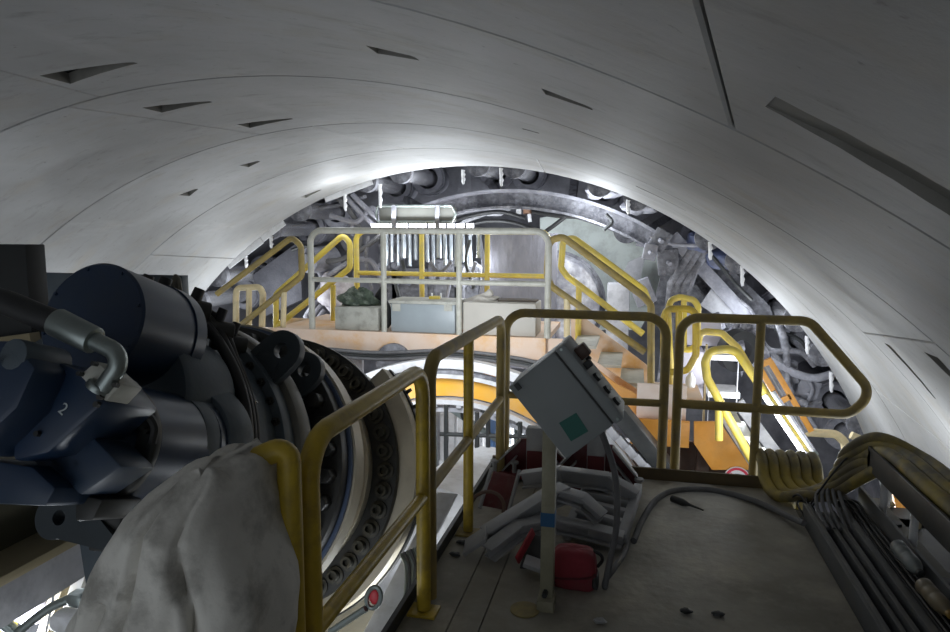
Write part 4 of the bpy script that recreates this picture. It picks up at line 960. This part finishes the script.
for k, (p, lb) in enumerate((([(300, 214), (322, 208), (345, 204), (366, 196)], 'dusty cable under the lining edge left of the crown jacks'), ([(292, 250), (306, 246), (318, 252)], 'short dusty cable behind the top of the far left stair rail'), ([(352, 208), (352, 236)], 'thin upright conduit left of the strip lamp'), ([(368, 236), (366, 262), (372, 290)], 'thin dark conduit behind the yellow rail left of the tubes'), ([(400, 300), (396, 282), (404, 272), (402, 260)], 'dusty cable rising behind the lidded box'), ([(446, 300), (452, 280), (470, 276), (476, 262)], 'dusty cable rising behind the yellow tool box'), ([(430, 262), (440, 272), (452, 262)], 'dark cable sagging below the silvery tubes'), ([(470, 240), (466, 262), (474, 288)], 'dark pipe left of the streaked grey panel'), ([(480, 240), (484, 270), (480, 300)], 'dark pipe on the left edge of the streaked grey panel'))):
    T('dusty_cable', lb, 'cable', MB().tube(spline([Q(a, b, 8.8) for a, b in p], 7), .026, 8), (DUST, DARKST, DUSTL)[k % 3])
for k, (px, py, w_, h_, lb) in enumerate(((412, 288, .36, .30, 'dark dusty machine block behind the lidded box on the left'), (446, 284, .30, .36, 'dark dusty machine block behind the yellow tool box'), (468, 292, .24, .4, 'dusty machine block left of the streaked panel'), (392, 275, .2, .5, 'tall dusty block behind the left silvery tubes'))):
    c = Q(px, py, 9.65); t = thing('machine_block', lb, 'machine', c-V((0, 0, h_)))
    MB().box(c, (w_*1.6, .3, h_*2)).build('casing', DUST, t, bevel=.03)
    for j in range(3): MB().cyl(c+V((w_*(j-1)*.5, -.15, h_*.3)), c+V((w_*(j-1)*.5, -.22, h_*.3)), .05, .04, 10).build('port', DUSTL, t)
# ================================================================== erector ring under the platform
EC = (-1.77, -1.85)
er = thing('erector_ring', 'large white and yellow segment erector ring below the platform', 'ring', (-1.77, 6.6, -4.0))
def ring(y0, y1, r0, r1, name, m, a0=-100, a1=130): archbeam(MB(), EC, y0, y1, r0, r1, a0, a1, 80).build(name, m, er)
ring(6.50, 6.62, 2.10, 2.19, 'outer_rail', WHITEP)
ring(6.44, 6.52, 2.06, 2.09, 'rail_groove', DUST)
ring(6.46, 6.62, 2.01, 2.06, 'middle_rail', WHITEP)
ring(6.60, 6.66, 1.80, 2.02, 'yellow_plate', mat('ring_yellow', 'e8a92c', .5, col2='e2b463', amt=.5, scale=2.5, dirt='d9b58c', dirt_amt=.7, dirt_scale=1.5))
ring(6.52, 6.70, 1.73, 1.78, 'inner_rail', WHITEP)
ring(6.58, 6.70, 1.64, 1.68, 'inner_rail', WHITED)
ring(6.62, 6.74, 1.78, 1.805, 'toothed_edge', DUST)
for k in range(22):
    a = RAD(-14+4.2*k)
    MB().beam((EC[0]+1.70*sin(a), 6.55, EC[1]+1.70*cos(a)), (EC[0]+1.77*sin(a), 6.55, EC[1]+1.77*cos(a)), .05, .05, (0, 1, 0)).build('tooth', DARKST if k % 3 == 0 else WHITED, er)
for k in range(9):
    a = RAD(40+5.2*k); p = V((EC[0]+1.9*sin(a), 6.42, EC[1]+1.9*cos(a)))
    MB().box(p, (.10, .10, .17), Matrix.Rotation(a, 3, 'Y')).build('roller_block', WHITED, er, bevel=.01)
    MB().box(p+V((-.14*sin(a), 0, -.14*cos(a))), (.08, .10, .10), Matrix.Rotation(a, 3, 'Y')).build('roller_block', WHITEP, er, bevel=.01)
# cable bundle lying over the ring
for k, (z, lb) in enumerate(((352.5, 'upper dark cable slung under the platform fascia'), (356, 'middle dark cable slung under the platform fascia'), (359, 'lowest dark cable slung under the platform fascia'))):
    T('slung_cable', lb, 'cable', MB().tube(spline([Q(325, z-4, 6.85), Q(380, z, 6.85), Q(450, z-2, 6.85), Q(520, z+6, 6.85), Q(560, z+18, 6.85)], 8), .018, 7), DARKST if k == 1 else GREYHOSE)
T('dark_fan', 'round dark guard under the platform above the white ring', 'guard', MB().lathe([(0, 0), (0, .20), (.12, .20), (.12, 0)], Q(393, 362, 6.9), (0, 1, 0), 24), DUST)
# back wall below the platform : pale plates, pipes
for k, (x0, x1, t_, b_, y, m, lb) in enumerate(((330, 362, 352, 400, 7.4, WHITED, 'pale grey plate under the platform left of the ring'), (440, 545, 420, 520, 8.2, WHITEP, 'bright white plate seen through the erector ring'), (396, 470, 405, 470, 8.3, WHITED, 'pale plate seen through the left of the erector ring'), (545, 640, 440, 520, 8.4, WHITED, 'pale plate seen through the right of the erector ring'))):
    a, b = Q(x0, b_, y), Q(x1, t_, y); T('pale_plate', lb, 'panel', MB().bb(a, b+V((0, .06, 0))), m, bevel=.01)
random.seed(31)
WP = ['leftmost', 'second', 'third', 'fourth', 'fifth', 'sixth', 'seventh', 'eighth', 'ninth', 'tenth', 'eleventh', 'twelfth']
for k in range(12):
    px = 437+9*k; y = 7.3+.1*(k % 3)
    T('white_pipe', WP[k]+' white upright pipe from the left inside the erector ring', 'pipe', MB().tube([Q(px, 500, y), Q(px+random.uniform(-3, 3), 405+.25*k*k*.6, y)], random.choice((.022, .03, .04)), 8), WHITEP if k % 3 else STEEL)
for k, (a, b) in enumerate((((445, 405), (520, 455)), ((500, 470), (545, 440)), ((520, 425), (560, 470)), ((440, 462), (560, 470)), ((505, 480), (530, 445)))):
    T('white_brace', ('long white brace sloping down right inside the erector ring', 'white brace rising to the right inside the erector ring', 'white brace falling behind the control box', 'level white bar low inside the erector ring', 'short steep white brace inside the erector ring')[k], 'brace', MB().beam(Q(*a, 7.2), Q(*b, 7.2), .06, .05), WHITEP if k % 2 else STEEL)
T('blue_cloth', 'blue plastic hanging inside the erector ring', 'plastic', softbox(Q(493, 432, 7.25), (.10, .08, .36), 3, 12, .2, 3), mat('blue_plastic', '6d8fc0', .5))
T('dark_valve', 'small dark valve inside the erector ring near the top', 'valve', softbox(Q(465, 413, 7.0), (.09, .1, .16), 3, 10, .1, 3), DARKST)
gt = thing('gate', 'dark barred gate standing between the erector ring and the deck end', 'gate', Q(480, 470, 6.0))
for px, t_ in ((446, 405), (477, 412), (488, 414), (520, 422), (528, 430), (545, 440)): MB().tube([Q(px, 520, 6.0), Q(px, t_, 6.0)], .022, 8).build('bar', DARKST, gt)
for py in (434, 468): MB().tube([Q(440, py, 6.0), Q(560, py+4, 6.0)], .02, 8).build('crossbar', DARKST, gt)
# white drum beyond the rails
dr = thing('white_drum', 'big white rounded casing seen between the far handrail posts', 'drum', (-1.55, 5.0, -1.6))
MB().lathe([(0, 0), (0, .48), (.06, .56), (1.3, .58), (1.36, .5), (1.36, 0)], (-1.42, 4.7, -.86), (.12, 1, -.06), 40).build('shell', WHITEP, dr)
for k in range(3):
    for j in range(2): MB().ball((-1.06+.06*j, 4.69, -.62-.07*k), .028, 10).build('knob', DARKST, dr)
# white frame plate, hoses and red ended clamp under rail b
T('white_frame_plate', 'sloping white plate seen between the yellow rail bay and the deck edge', 'plate', MB().prism([(-1.42, 2.6, -.75), (-1.30, 2.6, -.75), (-1.02, 3.9, .02), (-1.14, 3.9, .02)], (.0, .05, -.02)), WHITEP, bevel=.006)
T('grey_ledge', 'grey floor plate low behind the yellow rail bay', 'plate', MB().bb((-2.1, 2.4, -1.0), (-.95, 4.3, -.96)), mat('ledge_khaki', '9b9480', .7, col2='847e6c', amt=.5))
for k in range(6):
    o = .018*k
    T('grey_hose', 'thin grey hose in the bundle curving down beside the white plate', 'hose', MB().tube(spline([(-1.20+o, 3.4, -.15+.01*k), (-1.12+o, 3.25, -.16), (-1.08+o, 3.05, -.28), (-1.14+o, 2.8, -.48), (-1.22+o, 2.5, -.7)], 8), .010, 7), GREYHOSE if k % 2 else STEEL, 'hose bundle beside the white plate')
hk = thing('hook', 'grey steel hook with a red centre low behind the yellow rail bay', 'hook', (-1.25, 2.65, -.6))
hp = at(372, 600, y=2.75); e2_ = at(330, 632, y=2.75)
MB().tube([hp+V((.035*cos(2*pi*k/16), .02, .05*sin(2*pi*k/16)+.015*cos(2*pi*k/16))) for k in range(16)], .011, 8, closed=True).build('ring', STEEL, hk)
MB().tube([hp+V((-.03, 0, -.045)), e2_], .016, 8).build('shank', STEEL, hk)
MB().ball(hp+V((0, .03, 0)), .028, 12, (1, .4, 1.4)).build('centre', mat('red_plug', 'c02c38', .5), hk)
# ---- lower left corner: pipes and bags below the beam
def L3(px, py, y): return at(px, py, y=y)
BRT = WHITEP
for (p, r, m, lb) in (([(18, 632), (50, 608), (82, 594)], .022, STEEL, 'bright round pipe rising to the right in the lower left corner'), ([(0, 620), (14, 632), (24, 645)], .03, STEEL, 'short bright pipe at the lower left picture corner'), ([(92, 548), (95, 575), (100, 600)], .014, WHITEP, 'white hose hanging beside the dust sheet'), ([(88, 548), (92, 590), (106, 600)], .018, STEEL, 'grey hose hanging beside the dust sheet'), ([(118, 560), (112, 590), (98, 612), (80, 632)], .014, WHITEP, 'white cable curving down against the dust sheet'), ([(50, 566), (54, 590), (46, 632)], .006, WHITEP, 'thin white wire hanging below the diagonal beam')):
    T('lower_pipe', lb, 'pipe', MB().tube(spline([L3(a, b, 2.6+.03*i) for i, (a, b) in enumerate(p)], 6), r, 10), m)
T('clamp_block', 'small grey clamp on the bright pipe in the lower left corner', 'clamp', softbox(L3(80, 598, 2.58), (.10, .08, .07), 5, 12, .03), STEEL)
T('pipe_block', 'white block below the clamp in the lower left corner', 'block', softbox(L3(66, 620, 2.62), (.12, .10, .09), 6, 12, .02), WHITEP)
T('cream_post', 'cream inclined post below the diagonal beam at the lower left', 'post', MB().beam(L3(70, 560, 2.9), L3(40, 650, 2.9), .06, .06), CREAM)
T('white_post', 'broad white inclined post below the diagonal beam at the lower left', 'post', MB().beam(L3(86, 552, 3.0), L3(58, 632, 3.0), .06, .12), WHITEP)
T('cream_wall', 'cream plate right of the inclined posts at the lower left', 'panel', MB().bb(L3(80, 660, 3.4), L3(135, 545, 3.4)+V((0, .04, 0))), CREAM)
T('plastic_bag', 'pale lilac plastic bag in the lower left corner', 'bag', softbox(L3(28, 608, 3.0), (.22, .15, .16), 2.4, 16, .15, 2), mat('lilac_plastic', 'cfcbd8', .4))
T('plastic_bag', 'white plastic bag above the lilac bag in the lower left corner', 'bag', softbox(L3(38, 582, 3.1), (.15, .15, .16), 2.4, 16, .15, 6), mat('white_bag', 'e0e0e4', .4))
T('yellow_post', 'yellow post at the lower left picture edge', 'post', MB().bb(L3(-6, 640, 3.1), L3(7, 590, 3.1)+V((0, .05, 0))), YELB)
T('back_plate', 'pale grey plate behind the bags in the lower left corner', 'plate', MB().bb(L3(-30, 660, 3.6), L3(70, 545, 3.6)+V((0, .04, 0))), WHITED)

# ================================================================== landing and stairs on the right
def R(px, py, y): return at(px, py, y=y)
ld = thing('landing', 'pale peach landing at the foot of the right stair with orange fronts', 'landing', R(680, 400, 6.9))
MB().bb(R(640, 402, 6.75)+V((0, 0, -.03)), R(704, 402, 6.75)+V((0, .8, 0))).build('deck_plate', PEACH, ld)
MB().bb(R(636, 423, 6.72), R(648, 384, 6.72)+V((.36, .04, 0))).build('upright_plate', mat('pale_pink_plate', 'e4d5cc', .5, col2='d8c3b4', amt=.5), ld, bevel=.004)
MB().bb(R(630, 444, 6.6), R(690, 422, 6.6)+V((0, .04, 0))).build('orange_front', ORANGE, ld, bevel=.004)
MB().prism([R(694, 422, 6.55), R(720, 422, 6.55), R(752, 470, 6.55), R(712, 470, 6.55), R(694, 444, 6.55)], (0, .04, 0)).build('orange_stringer', ORANGE, ld, bevel=.004)
MB().prism([R(721, 420, 6.6), R(724, 416, 6.6), R(758, 462, 6.6), R(752, 470, 6.6)], (0, .5, 0)).build('white_stringer', WHITEP, ld)
T('orange_gusset', 'orange plate behind the control box beside the stair foot', 'plate', MB().prism([Q(588, 362, 6.75), Q(616, 384, 6.75), Q(644, 398, 6.75), Q(652, 400, 6.75), Q(652, 430, 6.75), Q(632, 430, 6.75), Q(600, 396, 6.75)], (0, .04, 0)), mat('orange_matte', 'd99a4c', .55, col2='dca466', amt=.5), bevel=.004)
dm = thing('dark_machine', 'dark brown steel frame below the orange landing front', 'frame', R(665, 480, 6.7))
BRN = mat('dark_brown_steel', '4a3428', .7, col2='33241d', amt=.6, scale=6, dirt='6e5a4c', dirt_amt=.4)
for px, w_ in ((637, 12), (652, 8), (676, 10), (702, 16)): MB().bb(R(px-w_/2, 520, 6.75), R(px+w_/2, 440, 6.75)+V((0, .12, 0))).build('upright', BRN, dm, bevel=.006)
MB().beam(R(612, 402, 6.3), R(668, 470, 6.3), .30, .14).build('sloping_arm', DARKST, dm, bevel=.01)
MB().bb(R(630, 500, 7.0), R(735, 445, 7.0)+V((0, .05, 0))).build('back_plate', BRN, dm)
for k in range(6):
    p = R(604+9*k, 424+9*k, 6.2)
    T('roller_block', ('topmost', 'second', 'third', 'fourth', 'fifth', 'lowest')[k]+' whitish block of the row sloping down right of the control box', 'block', MB().box(p, (.13, .10, .07), Matrix.Rotation(.85, 3, 'Y')), WHITED, bevel=.01)
# sign
sg = thing('prohibition_sign', 'round red and white prohibition sign at the foot of the orange stringer', 'sign', R(735, 490, 6.5))
c = R(737, 479, 6.52)
MB().lathe([(0, 0), (0, .115), (.01, .115), (.01, 0)], c, (0, 1, 0), 36).build('disc', WHITEP, sg)
MB().lathe([(-.004, .085), (-.004, .108), (0, .108), (0, .085)], c, (0, 1, 0), 36).build('red_ring', mat('sign_red', 'c8324a', .5), sg)
MB().beam(c+V((-.06, -.003, .06)), c+V((.06, -.003, -.06)), .004, .02, (0, 1, 0)).build('red_bar', mat('sign_red', 'c8324a'), sg)
MB().bb(c+V((-.02, -.003, -.05)), c+V((.02, -.001, .05))).build('pictogram', DARKST, sg)
# cage loops
y = 6.75
rail('guard_loop', 'taller yellow guard hoop behind the gap between the two end rails', [R(672, 395, y+.5), R(668, 310, y+.5), R(671, 300, y+.5), R(680, 297, y+.5), R(694, 300, y+.5), R(698, 306, y+.5), R(697, 345, y+.5), R(690, 350, y+.5), R(680, 349, y+.5)], posts=[(R(684, 299, y+.5), R(684, 349, y+.5))], m=YELB, r=.032, fr=.07, cat='guard rail', fname='hoop')
rail('guard_loop', 'front olive yellow guard hoop between the two end rails', [R(664, 395, y), R(664, 318, y), R(667, 309, y), R(690, 309, y), R(696, 314, y), R(696, 355, y), R(688, 370, y), R(676, 372, y), R(664, 372, y)], posts=[(R(679, 310, y), R(679, 371, y))], m=YEL, r=.034, fr=.08, cat='guard rail', fname='hoop')
MB_ = MB(); T('cream_post', 'cream upright post behind the right end rail beside the white cabinets', 'post', MB_.bb(R(702, 440, 6.9), R(708, 345, 6.9)+V((0, .06, 0))), CREAM)
T('white_cabinet', 'lilac white cabinet behind the two end rails', 'cabinet', MB().bb(R(682, 345, 8.2), R(722, 318, 8.2)+V((0, .4, 0))), mat('lilac_white', 'dcd8e4', .5, col2='cdc8d6', amt=.5), bevel=.01)
T('white_cabinet', 'second lilac white cabinet lower behind the right end rail', 'cabinet', MB().bb(R(682, 400, 8.0), R(705, 352, 8.0)+V((0, .4, 0))), mat('lilac_white', 'dcd8e4'), bevel=.01)
T('white_brace', 'white brace plate under the sloping angle bar at upper right', 'brace', MB().prism([R(700, 305, 8.9), R(712, 288, 8.9), R(730, 302, 8.9), R(738, 316, 8.9), R(716, 316, 8.9)], (0, .05, 0)), WHITED)
wl = thing('workbench', 'small white shelf frame behind the right end rail', 'shelf', R(722, 400, 7.6))
for px in (709, 737): MB().bb(R(px-1.5, 430, 7.6), R(px+1.5, 358, 7.6)+V((0, .05, 0))).build('leg', WHITED, wl)
for py in (358, 395): MB().bb(R(708, py+2, 7.6), R(740, py-2, 7.6)+V((0, .4, 0))).build('shelf_board', WHITEP, wl)
T('white_bottle', 'white canister on the small shelf behind the right end rail', 'canister', MB().lathe([(0, 0), (0, .05), (.13, .05), (.17, .02), (.19, .02), (.19, 0)], R(690, 390, 7.4), (0, 0, 1), 18), WHITEP)
# descending stair on the right, rails and treads
y1, y2 = 6.0, 6.6
rail('stair_rail', 'bright yellow inner handrail of the lower right stair below the end rail', [R(760, 475, y1+.1), R(707, 378, y1+.1), R(705, 362, y1+.1), R(710, 351, y1+.1), R(728, 349, y1+.1), R(737, 352, y1+.1), R(808, 455, y1), R(814, 464, y1), R(812, 492, y1)], posts=[(R(719, 400, y1+.1), R(719, 440, y1+.1))], m=YELB, r=.036, fr=.09)
rail('stair_rail', 'cream yellow outer handrail behind the lower right stair', [R(698, 345, y2+.4), R(700, 331, y2+.4), R(722, 333, y2+.4), R(738, 348, y2+.4), R(752, 372, y2+.4)], m=YELB, r=.034, fr=.08)
st = thing('staircase', 'stair flight falling to the right below the end rail', 'stairs', R(770, 480, 6.3))
MB().beam(R(738, 402, 6.5), R(800, 485, 6.5), .03, .10).build('stringer', WHITED, st)
for k in range(6): MB().bb(R(730+11*k, 426+14*k, 6.1), R(742+11*k, 423+14*k, 6.1)+V((.0, .5, 0))).build('tread', GREYP, st)
# tubular LED lamps along the stair
for k, (a, b, lb) in enumerate((((764, 396), (806, 458), 'bright white tube lamp running along the lower right stair'), ((772, 392), (813, 452), 'second bright tube lamp just right of the first along the stair'))):
    t = thing('tube_lamp', lb, 'lamp', R(a[0], b[1], 5.9))
    MB().tube([R(*a, 5.95), R(*b, 5.9)], .016, 10).build('tube', LAMPW if k == 0 else WHITEP, t)
    MB().beam(R(a[0]+2, a[1]-1, 6.0), R(b[0]+2, b[1]-1, 5.96), .035, .02).build('housing', DUSTL, t)
    MB().tube([R(b[0], b[1], 5.9), R(b[0]+3, b[1]+4, 5.89)], .027, 10).build('end_cap', STEEL, t)
# orange louvred panel
og = thing('orange_grating', 'orange framed sloping grating panel beside the tube lamps', 'panel', R(790, 420, 6.6))
def slope(d, w, name, m): MB().beam(R(765+d, 362-d*.2, 6.6), R(806+d, 432-d*.2, 6.6), .05, w, (0, 1, 0)).build(name, m, og, bevel=.003)
slope(5, .05, 'frame_bar', ORANGE); slope(-8, .05, 'frame_bar', ORANGE)
for k in range(3): slope(-5+3*k, .02, 'slat', WHITED if k % 2 else DUSTL)
MB().beam(R(758, 366, 6.6), R(772, 360, 6.6), .05, .05).build('end_bar', ORANGE, og); MB().beam(R(778, 402, 6.6), R(790, 396, 6.6), .05, .05).build('end_bar', ORANGE, og)
rail('bent_rail', 'cream yellow bent rail below the orange panel at right', [R(800, 432, 6.9), R(836, 434, 6.9), R(845, 442, 6.9), R(848, 470, 6.9)], m=CREAM, r=.04, fr=.1, cat='rail')
rail('bent_rail', 'pale yellow short rail right of the bent cream rail', [R(851, 435, 6.8), R(862, 440, 6.8), R(872, 470, 6.8)], m=CREAM, r=.035, fr=.05, cat='rail')
# dusty pipes and hoses among the right jacks
for p, r, lb in (([(768, 358), (792, 372), (815, 378), (838, 372)], .05, 'looping dusty hose between the right jacks'), ([(752, 350), (775, 356), (790, 390), (800, 420)], .04, 'dusty hose falling beside the orange panel'), ([(756, 330), (770, 350), (800, 352), (815, 366)], .035, 'dusty hose below the upper right jack'), ([(778, 320), (786, 350), (788, 392), (806, 404)], .045, 'thick dusty hose behind the orange panel'), ([(748, 345), (772, 352), (782, 362)], .02, 'thin grey cable above the orange panel'), ([(742, 322), (758, 360), (764, 392)], .03, 'dusty hose behind the short post of the gate')):
    T('dusty_hose', lb, 'hose', MB().tube(spline([R(a, b, 8.6) for a, b in p], 7), r, 10), DUSTL if 'loop' in lb else DUST)
T('foil_tangle', 'tangle of silvery strips behind the gate rail', 'scrap', softbox(R(742, 345, 8.3), (.42, .3, .5), 2.2, 20, .5, 12), mat('foil', 'bdbdc6', .4, .3, col2='6e6e78', amt=.9, scale=14, bump=.8, bscale=30))
T('tyre', 'dark ribbed ring among the silvery strips behind the gate rail', 'ring', MB().lathe([(0, .14), (0, .24), (.12, .24), (.12, .14), (0, .14)], R(741, 352, 8.0), (-.6, 1, .2), 24), BLKRUB)
# beyond the tray on the right : yellow steelwork and pale skin
T('yellow_brace', 'yellow inclined brace below the hose bridge at the right picture edge', 'brace', MB().beam(R(930, 525, 4.3), R(945, 600, 4.2), .05, .05), YELB)
T('yellow_brace', 'yellow upright brace right of the inclined yellow brace', 'brace', MB().beam(R(948, 545, 4.3), R(940, 600, 4.3), .05, .05), YELB)
T('cream_tube', 'pale horizontal tube stub behind the white legs of the hose bridge', 'tube', MB().tube([R(880, 508, 4.5), R(893, 502, 4.5)], .025, 10), CREAM)
T('white_pipe', 'white upright pipe behind the hose bridge legs', 'pipe', MB().tube([R(887, 520, 4.6), R(886, 470, 4.6)], .02, 10), WHITEP)
T('yellow_brace', 'yellow slat behind the hose bridge legs', 'brace', MB().beam(R(897, 490, 4.6), R(903, 520, 4.6), .03, .06), ORANGE)
T('guard_plate', 'pale plate standing beyond the edge beam under the hose bridge', 'plate', MB().bb((1.78, 2.6, -.7), (1.80, 4.5, .20)), WHITED)
for k, (a, b, y, r, lb) in enumerate((((884, 522), (894, 470), 4.4, .015, 'thin white rod behind the first leg of the hose bridge'), ((912, 560), (922, 500), 4.2, .02, 'cream rod behind the second leg of the hose bridge'), ((925, 590), (905, 540), 4.3, .02, 'white sloping rod behind the second leg of the hose bridge'))):
    T('rod', lb, 'rod', MB().tube([R(a[0], a[1], y), R(b[0], b[1], y)], r, 8), CREAM if k == 1 else WHITEP)
# small plant among the right jacks
bits = [(716, 322, 'box', 'small grey junction box above the gate left corner'), (788, 372, 'box', 'dusty box between the hoses inside the cut corner gate'), (806, 392, 'box', 'dusty block under the lower right jacks'), (752, 340, 'box', 'small dusty block beside the silvery strips'), (772, 382, 'box', 'dusty block behind the orange grating'),
        (668, 262, 'box', 'small grey switch box on the upper right plates'), (650, 252, 'box', 'dark block beside the dark reel'), (660, 240, 'box', 'dusty clamp above the dark reel'), (643, 292, 'box', 'dark cylinder holder right of the white hinged plate')]
for k, (px, py, c_, lb) in enumerate(bits):
    c = R(px, py, 8.7+.1*(k % 3)); t = thing('junction_box', lb, 'box', c-V((0, 0, .1)))
    w_ = .10+.03*(k % 3); MB().box(c, (w_*1.6, .16, w_*2), Matrix.Rotation(.3*(k % 4)-.4, 3, 'Y')).build('case', DUST if k % 2 else DUSTL, t, bevel=.015)
    MB().cyl(c+V((0, -.09, 0)), c+V((.02, -.14, -.02)), .03, .025, 10).build('gland', DUSTL, t)
for k, (p, lb) in enumerate((([(700, 262), (690, 290), (684, 310)], 'thin cable falling across the broad dusty plate'), ([(712, 256), (734, 282), (752, 300)], 'thin cable beside the steel angle bar'), ([(650, 236), (672, 244), (700, 246)], 'dusty cable crossing below the lining edge right of the reel'), ([(740, 300), (752, 312), (760, 335), (756, 360)], 'dusty cable hanging behind the gate top rail'), ([(775, 330), (800, 340), (812, 358), (826, 364)], 'dusty cable under the upper right jack collar'), ([(800, 372), (812, 388), (806, 410), (816, 428)], 'dusty hose between the lowest right jacks'), ([(786, 398), (800, 404), (822, 402)], 'short dusty hose above the cream bent rail'), ([(606, 214), (612, 222), (604, 230)], 'small cable loop on the pale green wall left of the reel'), ([(636, 244), (648, 246), (652, 240), (646, 250)], 'curled cable below the dark reel'))):
    T('dusty_cable', lb, 'cable', MB().tube(spline([R(a, b, 8.75) for a, b in p], 7), .022, 8), (DUST, DARKST, DUSTL)[k % 3])
EXPO = -.33; WORLD = 1.15
def LIGHTS():
    area('strip_lamp_light', (-2.65, 8.45, 1.72), (-2.65, 7.6, 4), 1.0, 30, COOL, .12)
    point('crown_lamp', (-2.0, 8.95, 1.2), 80, .25, COOL)
    point('platform_lamp', (-3.4, 7.6, 1.9), 12, .15, COOL)
    point('shield_lamp_right', (-0.6, 8.7, 1.65), 60, .25, COOL)
    point('gusset_lamp', (1.3, 8.5, 0.5), 35, .25, COOL)
    point('stair_foot_lamp', (1.2, 7.2, -.1), 60, .2, COOL)
    point('shield_lamp_left', (-4.9, 8.3, .5), 60, .25, COOL)
    point('under_platform_lamp', (-2.6, 6.2, -.2), 26, .25, COOL)
    point('ring_lamp', (-1.0, 7.6, -.6), 80, .25, COOL)
    point('stair_lamp', (1.0, 5.7, .0), 25, .2, COOL)
    point('lower_left_lamp', (-3.2, 2.8, -.6), 70, .2, COOL)
    point('lower_middle_lamp', (-1.05, 3.6, -.8), 40, .2, COOL)
    point('side_fill', (1.65, 4.7, -.2), 40, .2, COOL)  # added unseen fill, brightens the gap under the hose bridge
    point('left_wall_fill', (-5.2, 5.6, .2), 30, .25, COOL)  # added unseen fill for the left lining, no fixture here
    area('platform_fill', (-1.6, 5.3, .75), (-1.8, 9.0, 1.0), .5, 40, COOL)  # added unseen fill from the front onto the platform, sparing the lining
    point('beam_fill', (-1.5, 1.8, -.4), 8, .1, COOL)  # added unseen fill on the deck side, lifts the floor beam
# ================================================================== camera, lights
cam = bpy.data.cameras.new('camera'); co = bpy.data.objects.new('camera', cam); COL.objects.link(co); SC.camera = co
cam.sensor_fit = 'HORIZONTAL'; cam.sensor_width = 36; cam.lens = 36*F/950; cam.clip_start = .05; cam.clip_end = 100
co.matrix_world = Matrix.Translation(EYE) @ Matrix((_rt, _up, -_fw)).transposed().to_4x4()
def area(name, loc, target, size, power, col=(1, 1, 1), sy=None, spread=180):
    l = bpy.data.lights.new(name, 'AREA'); l.energy = power; l.color = col; l.size = size
    if sy: l.shape = 'RECTANGLE'; l.size_y = sy
    l.spread = RAD(spread)
    o = bpy.data.objects.new(name, l); COL.objects.link(o); o.location = V(loc)
    o.rotation_euler = (V(target)-V(loc)).to_track_quat('-Z', 'Y').to_euler(); return o
def point(name, loc, power, r=.08, col=(1, 1, 1)):
    l = bpy.data.lights.new(name, 'POINT'); l.energy = power; l.color = col; l.shadow_soft_size = r
    o = bpy.data.objects.new(name, l); COL.objects.link(o); o.location = V(loc); return o
COOL = (.88, .94, 1.0)
LIGHTS()
w = bpy.data.worlds.new('world'); SC.world = w; w.use_nodes = True
w.node_tree.nodes['Background'].inputs['Color'].default_value = (.85, .92, 1, 1)
w.node_tree.nodes['Background'].inputs['Strength'].default_value = WORLD
SC.view_settings.view_transform = 'Standard'; SC.view_settings.look = 'None'; SC.view_settings.gamma = 1; SC.view_settings.use_curve_mapping = False
SC.view_settings.exposure = EXPO
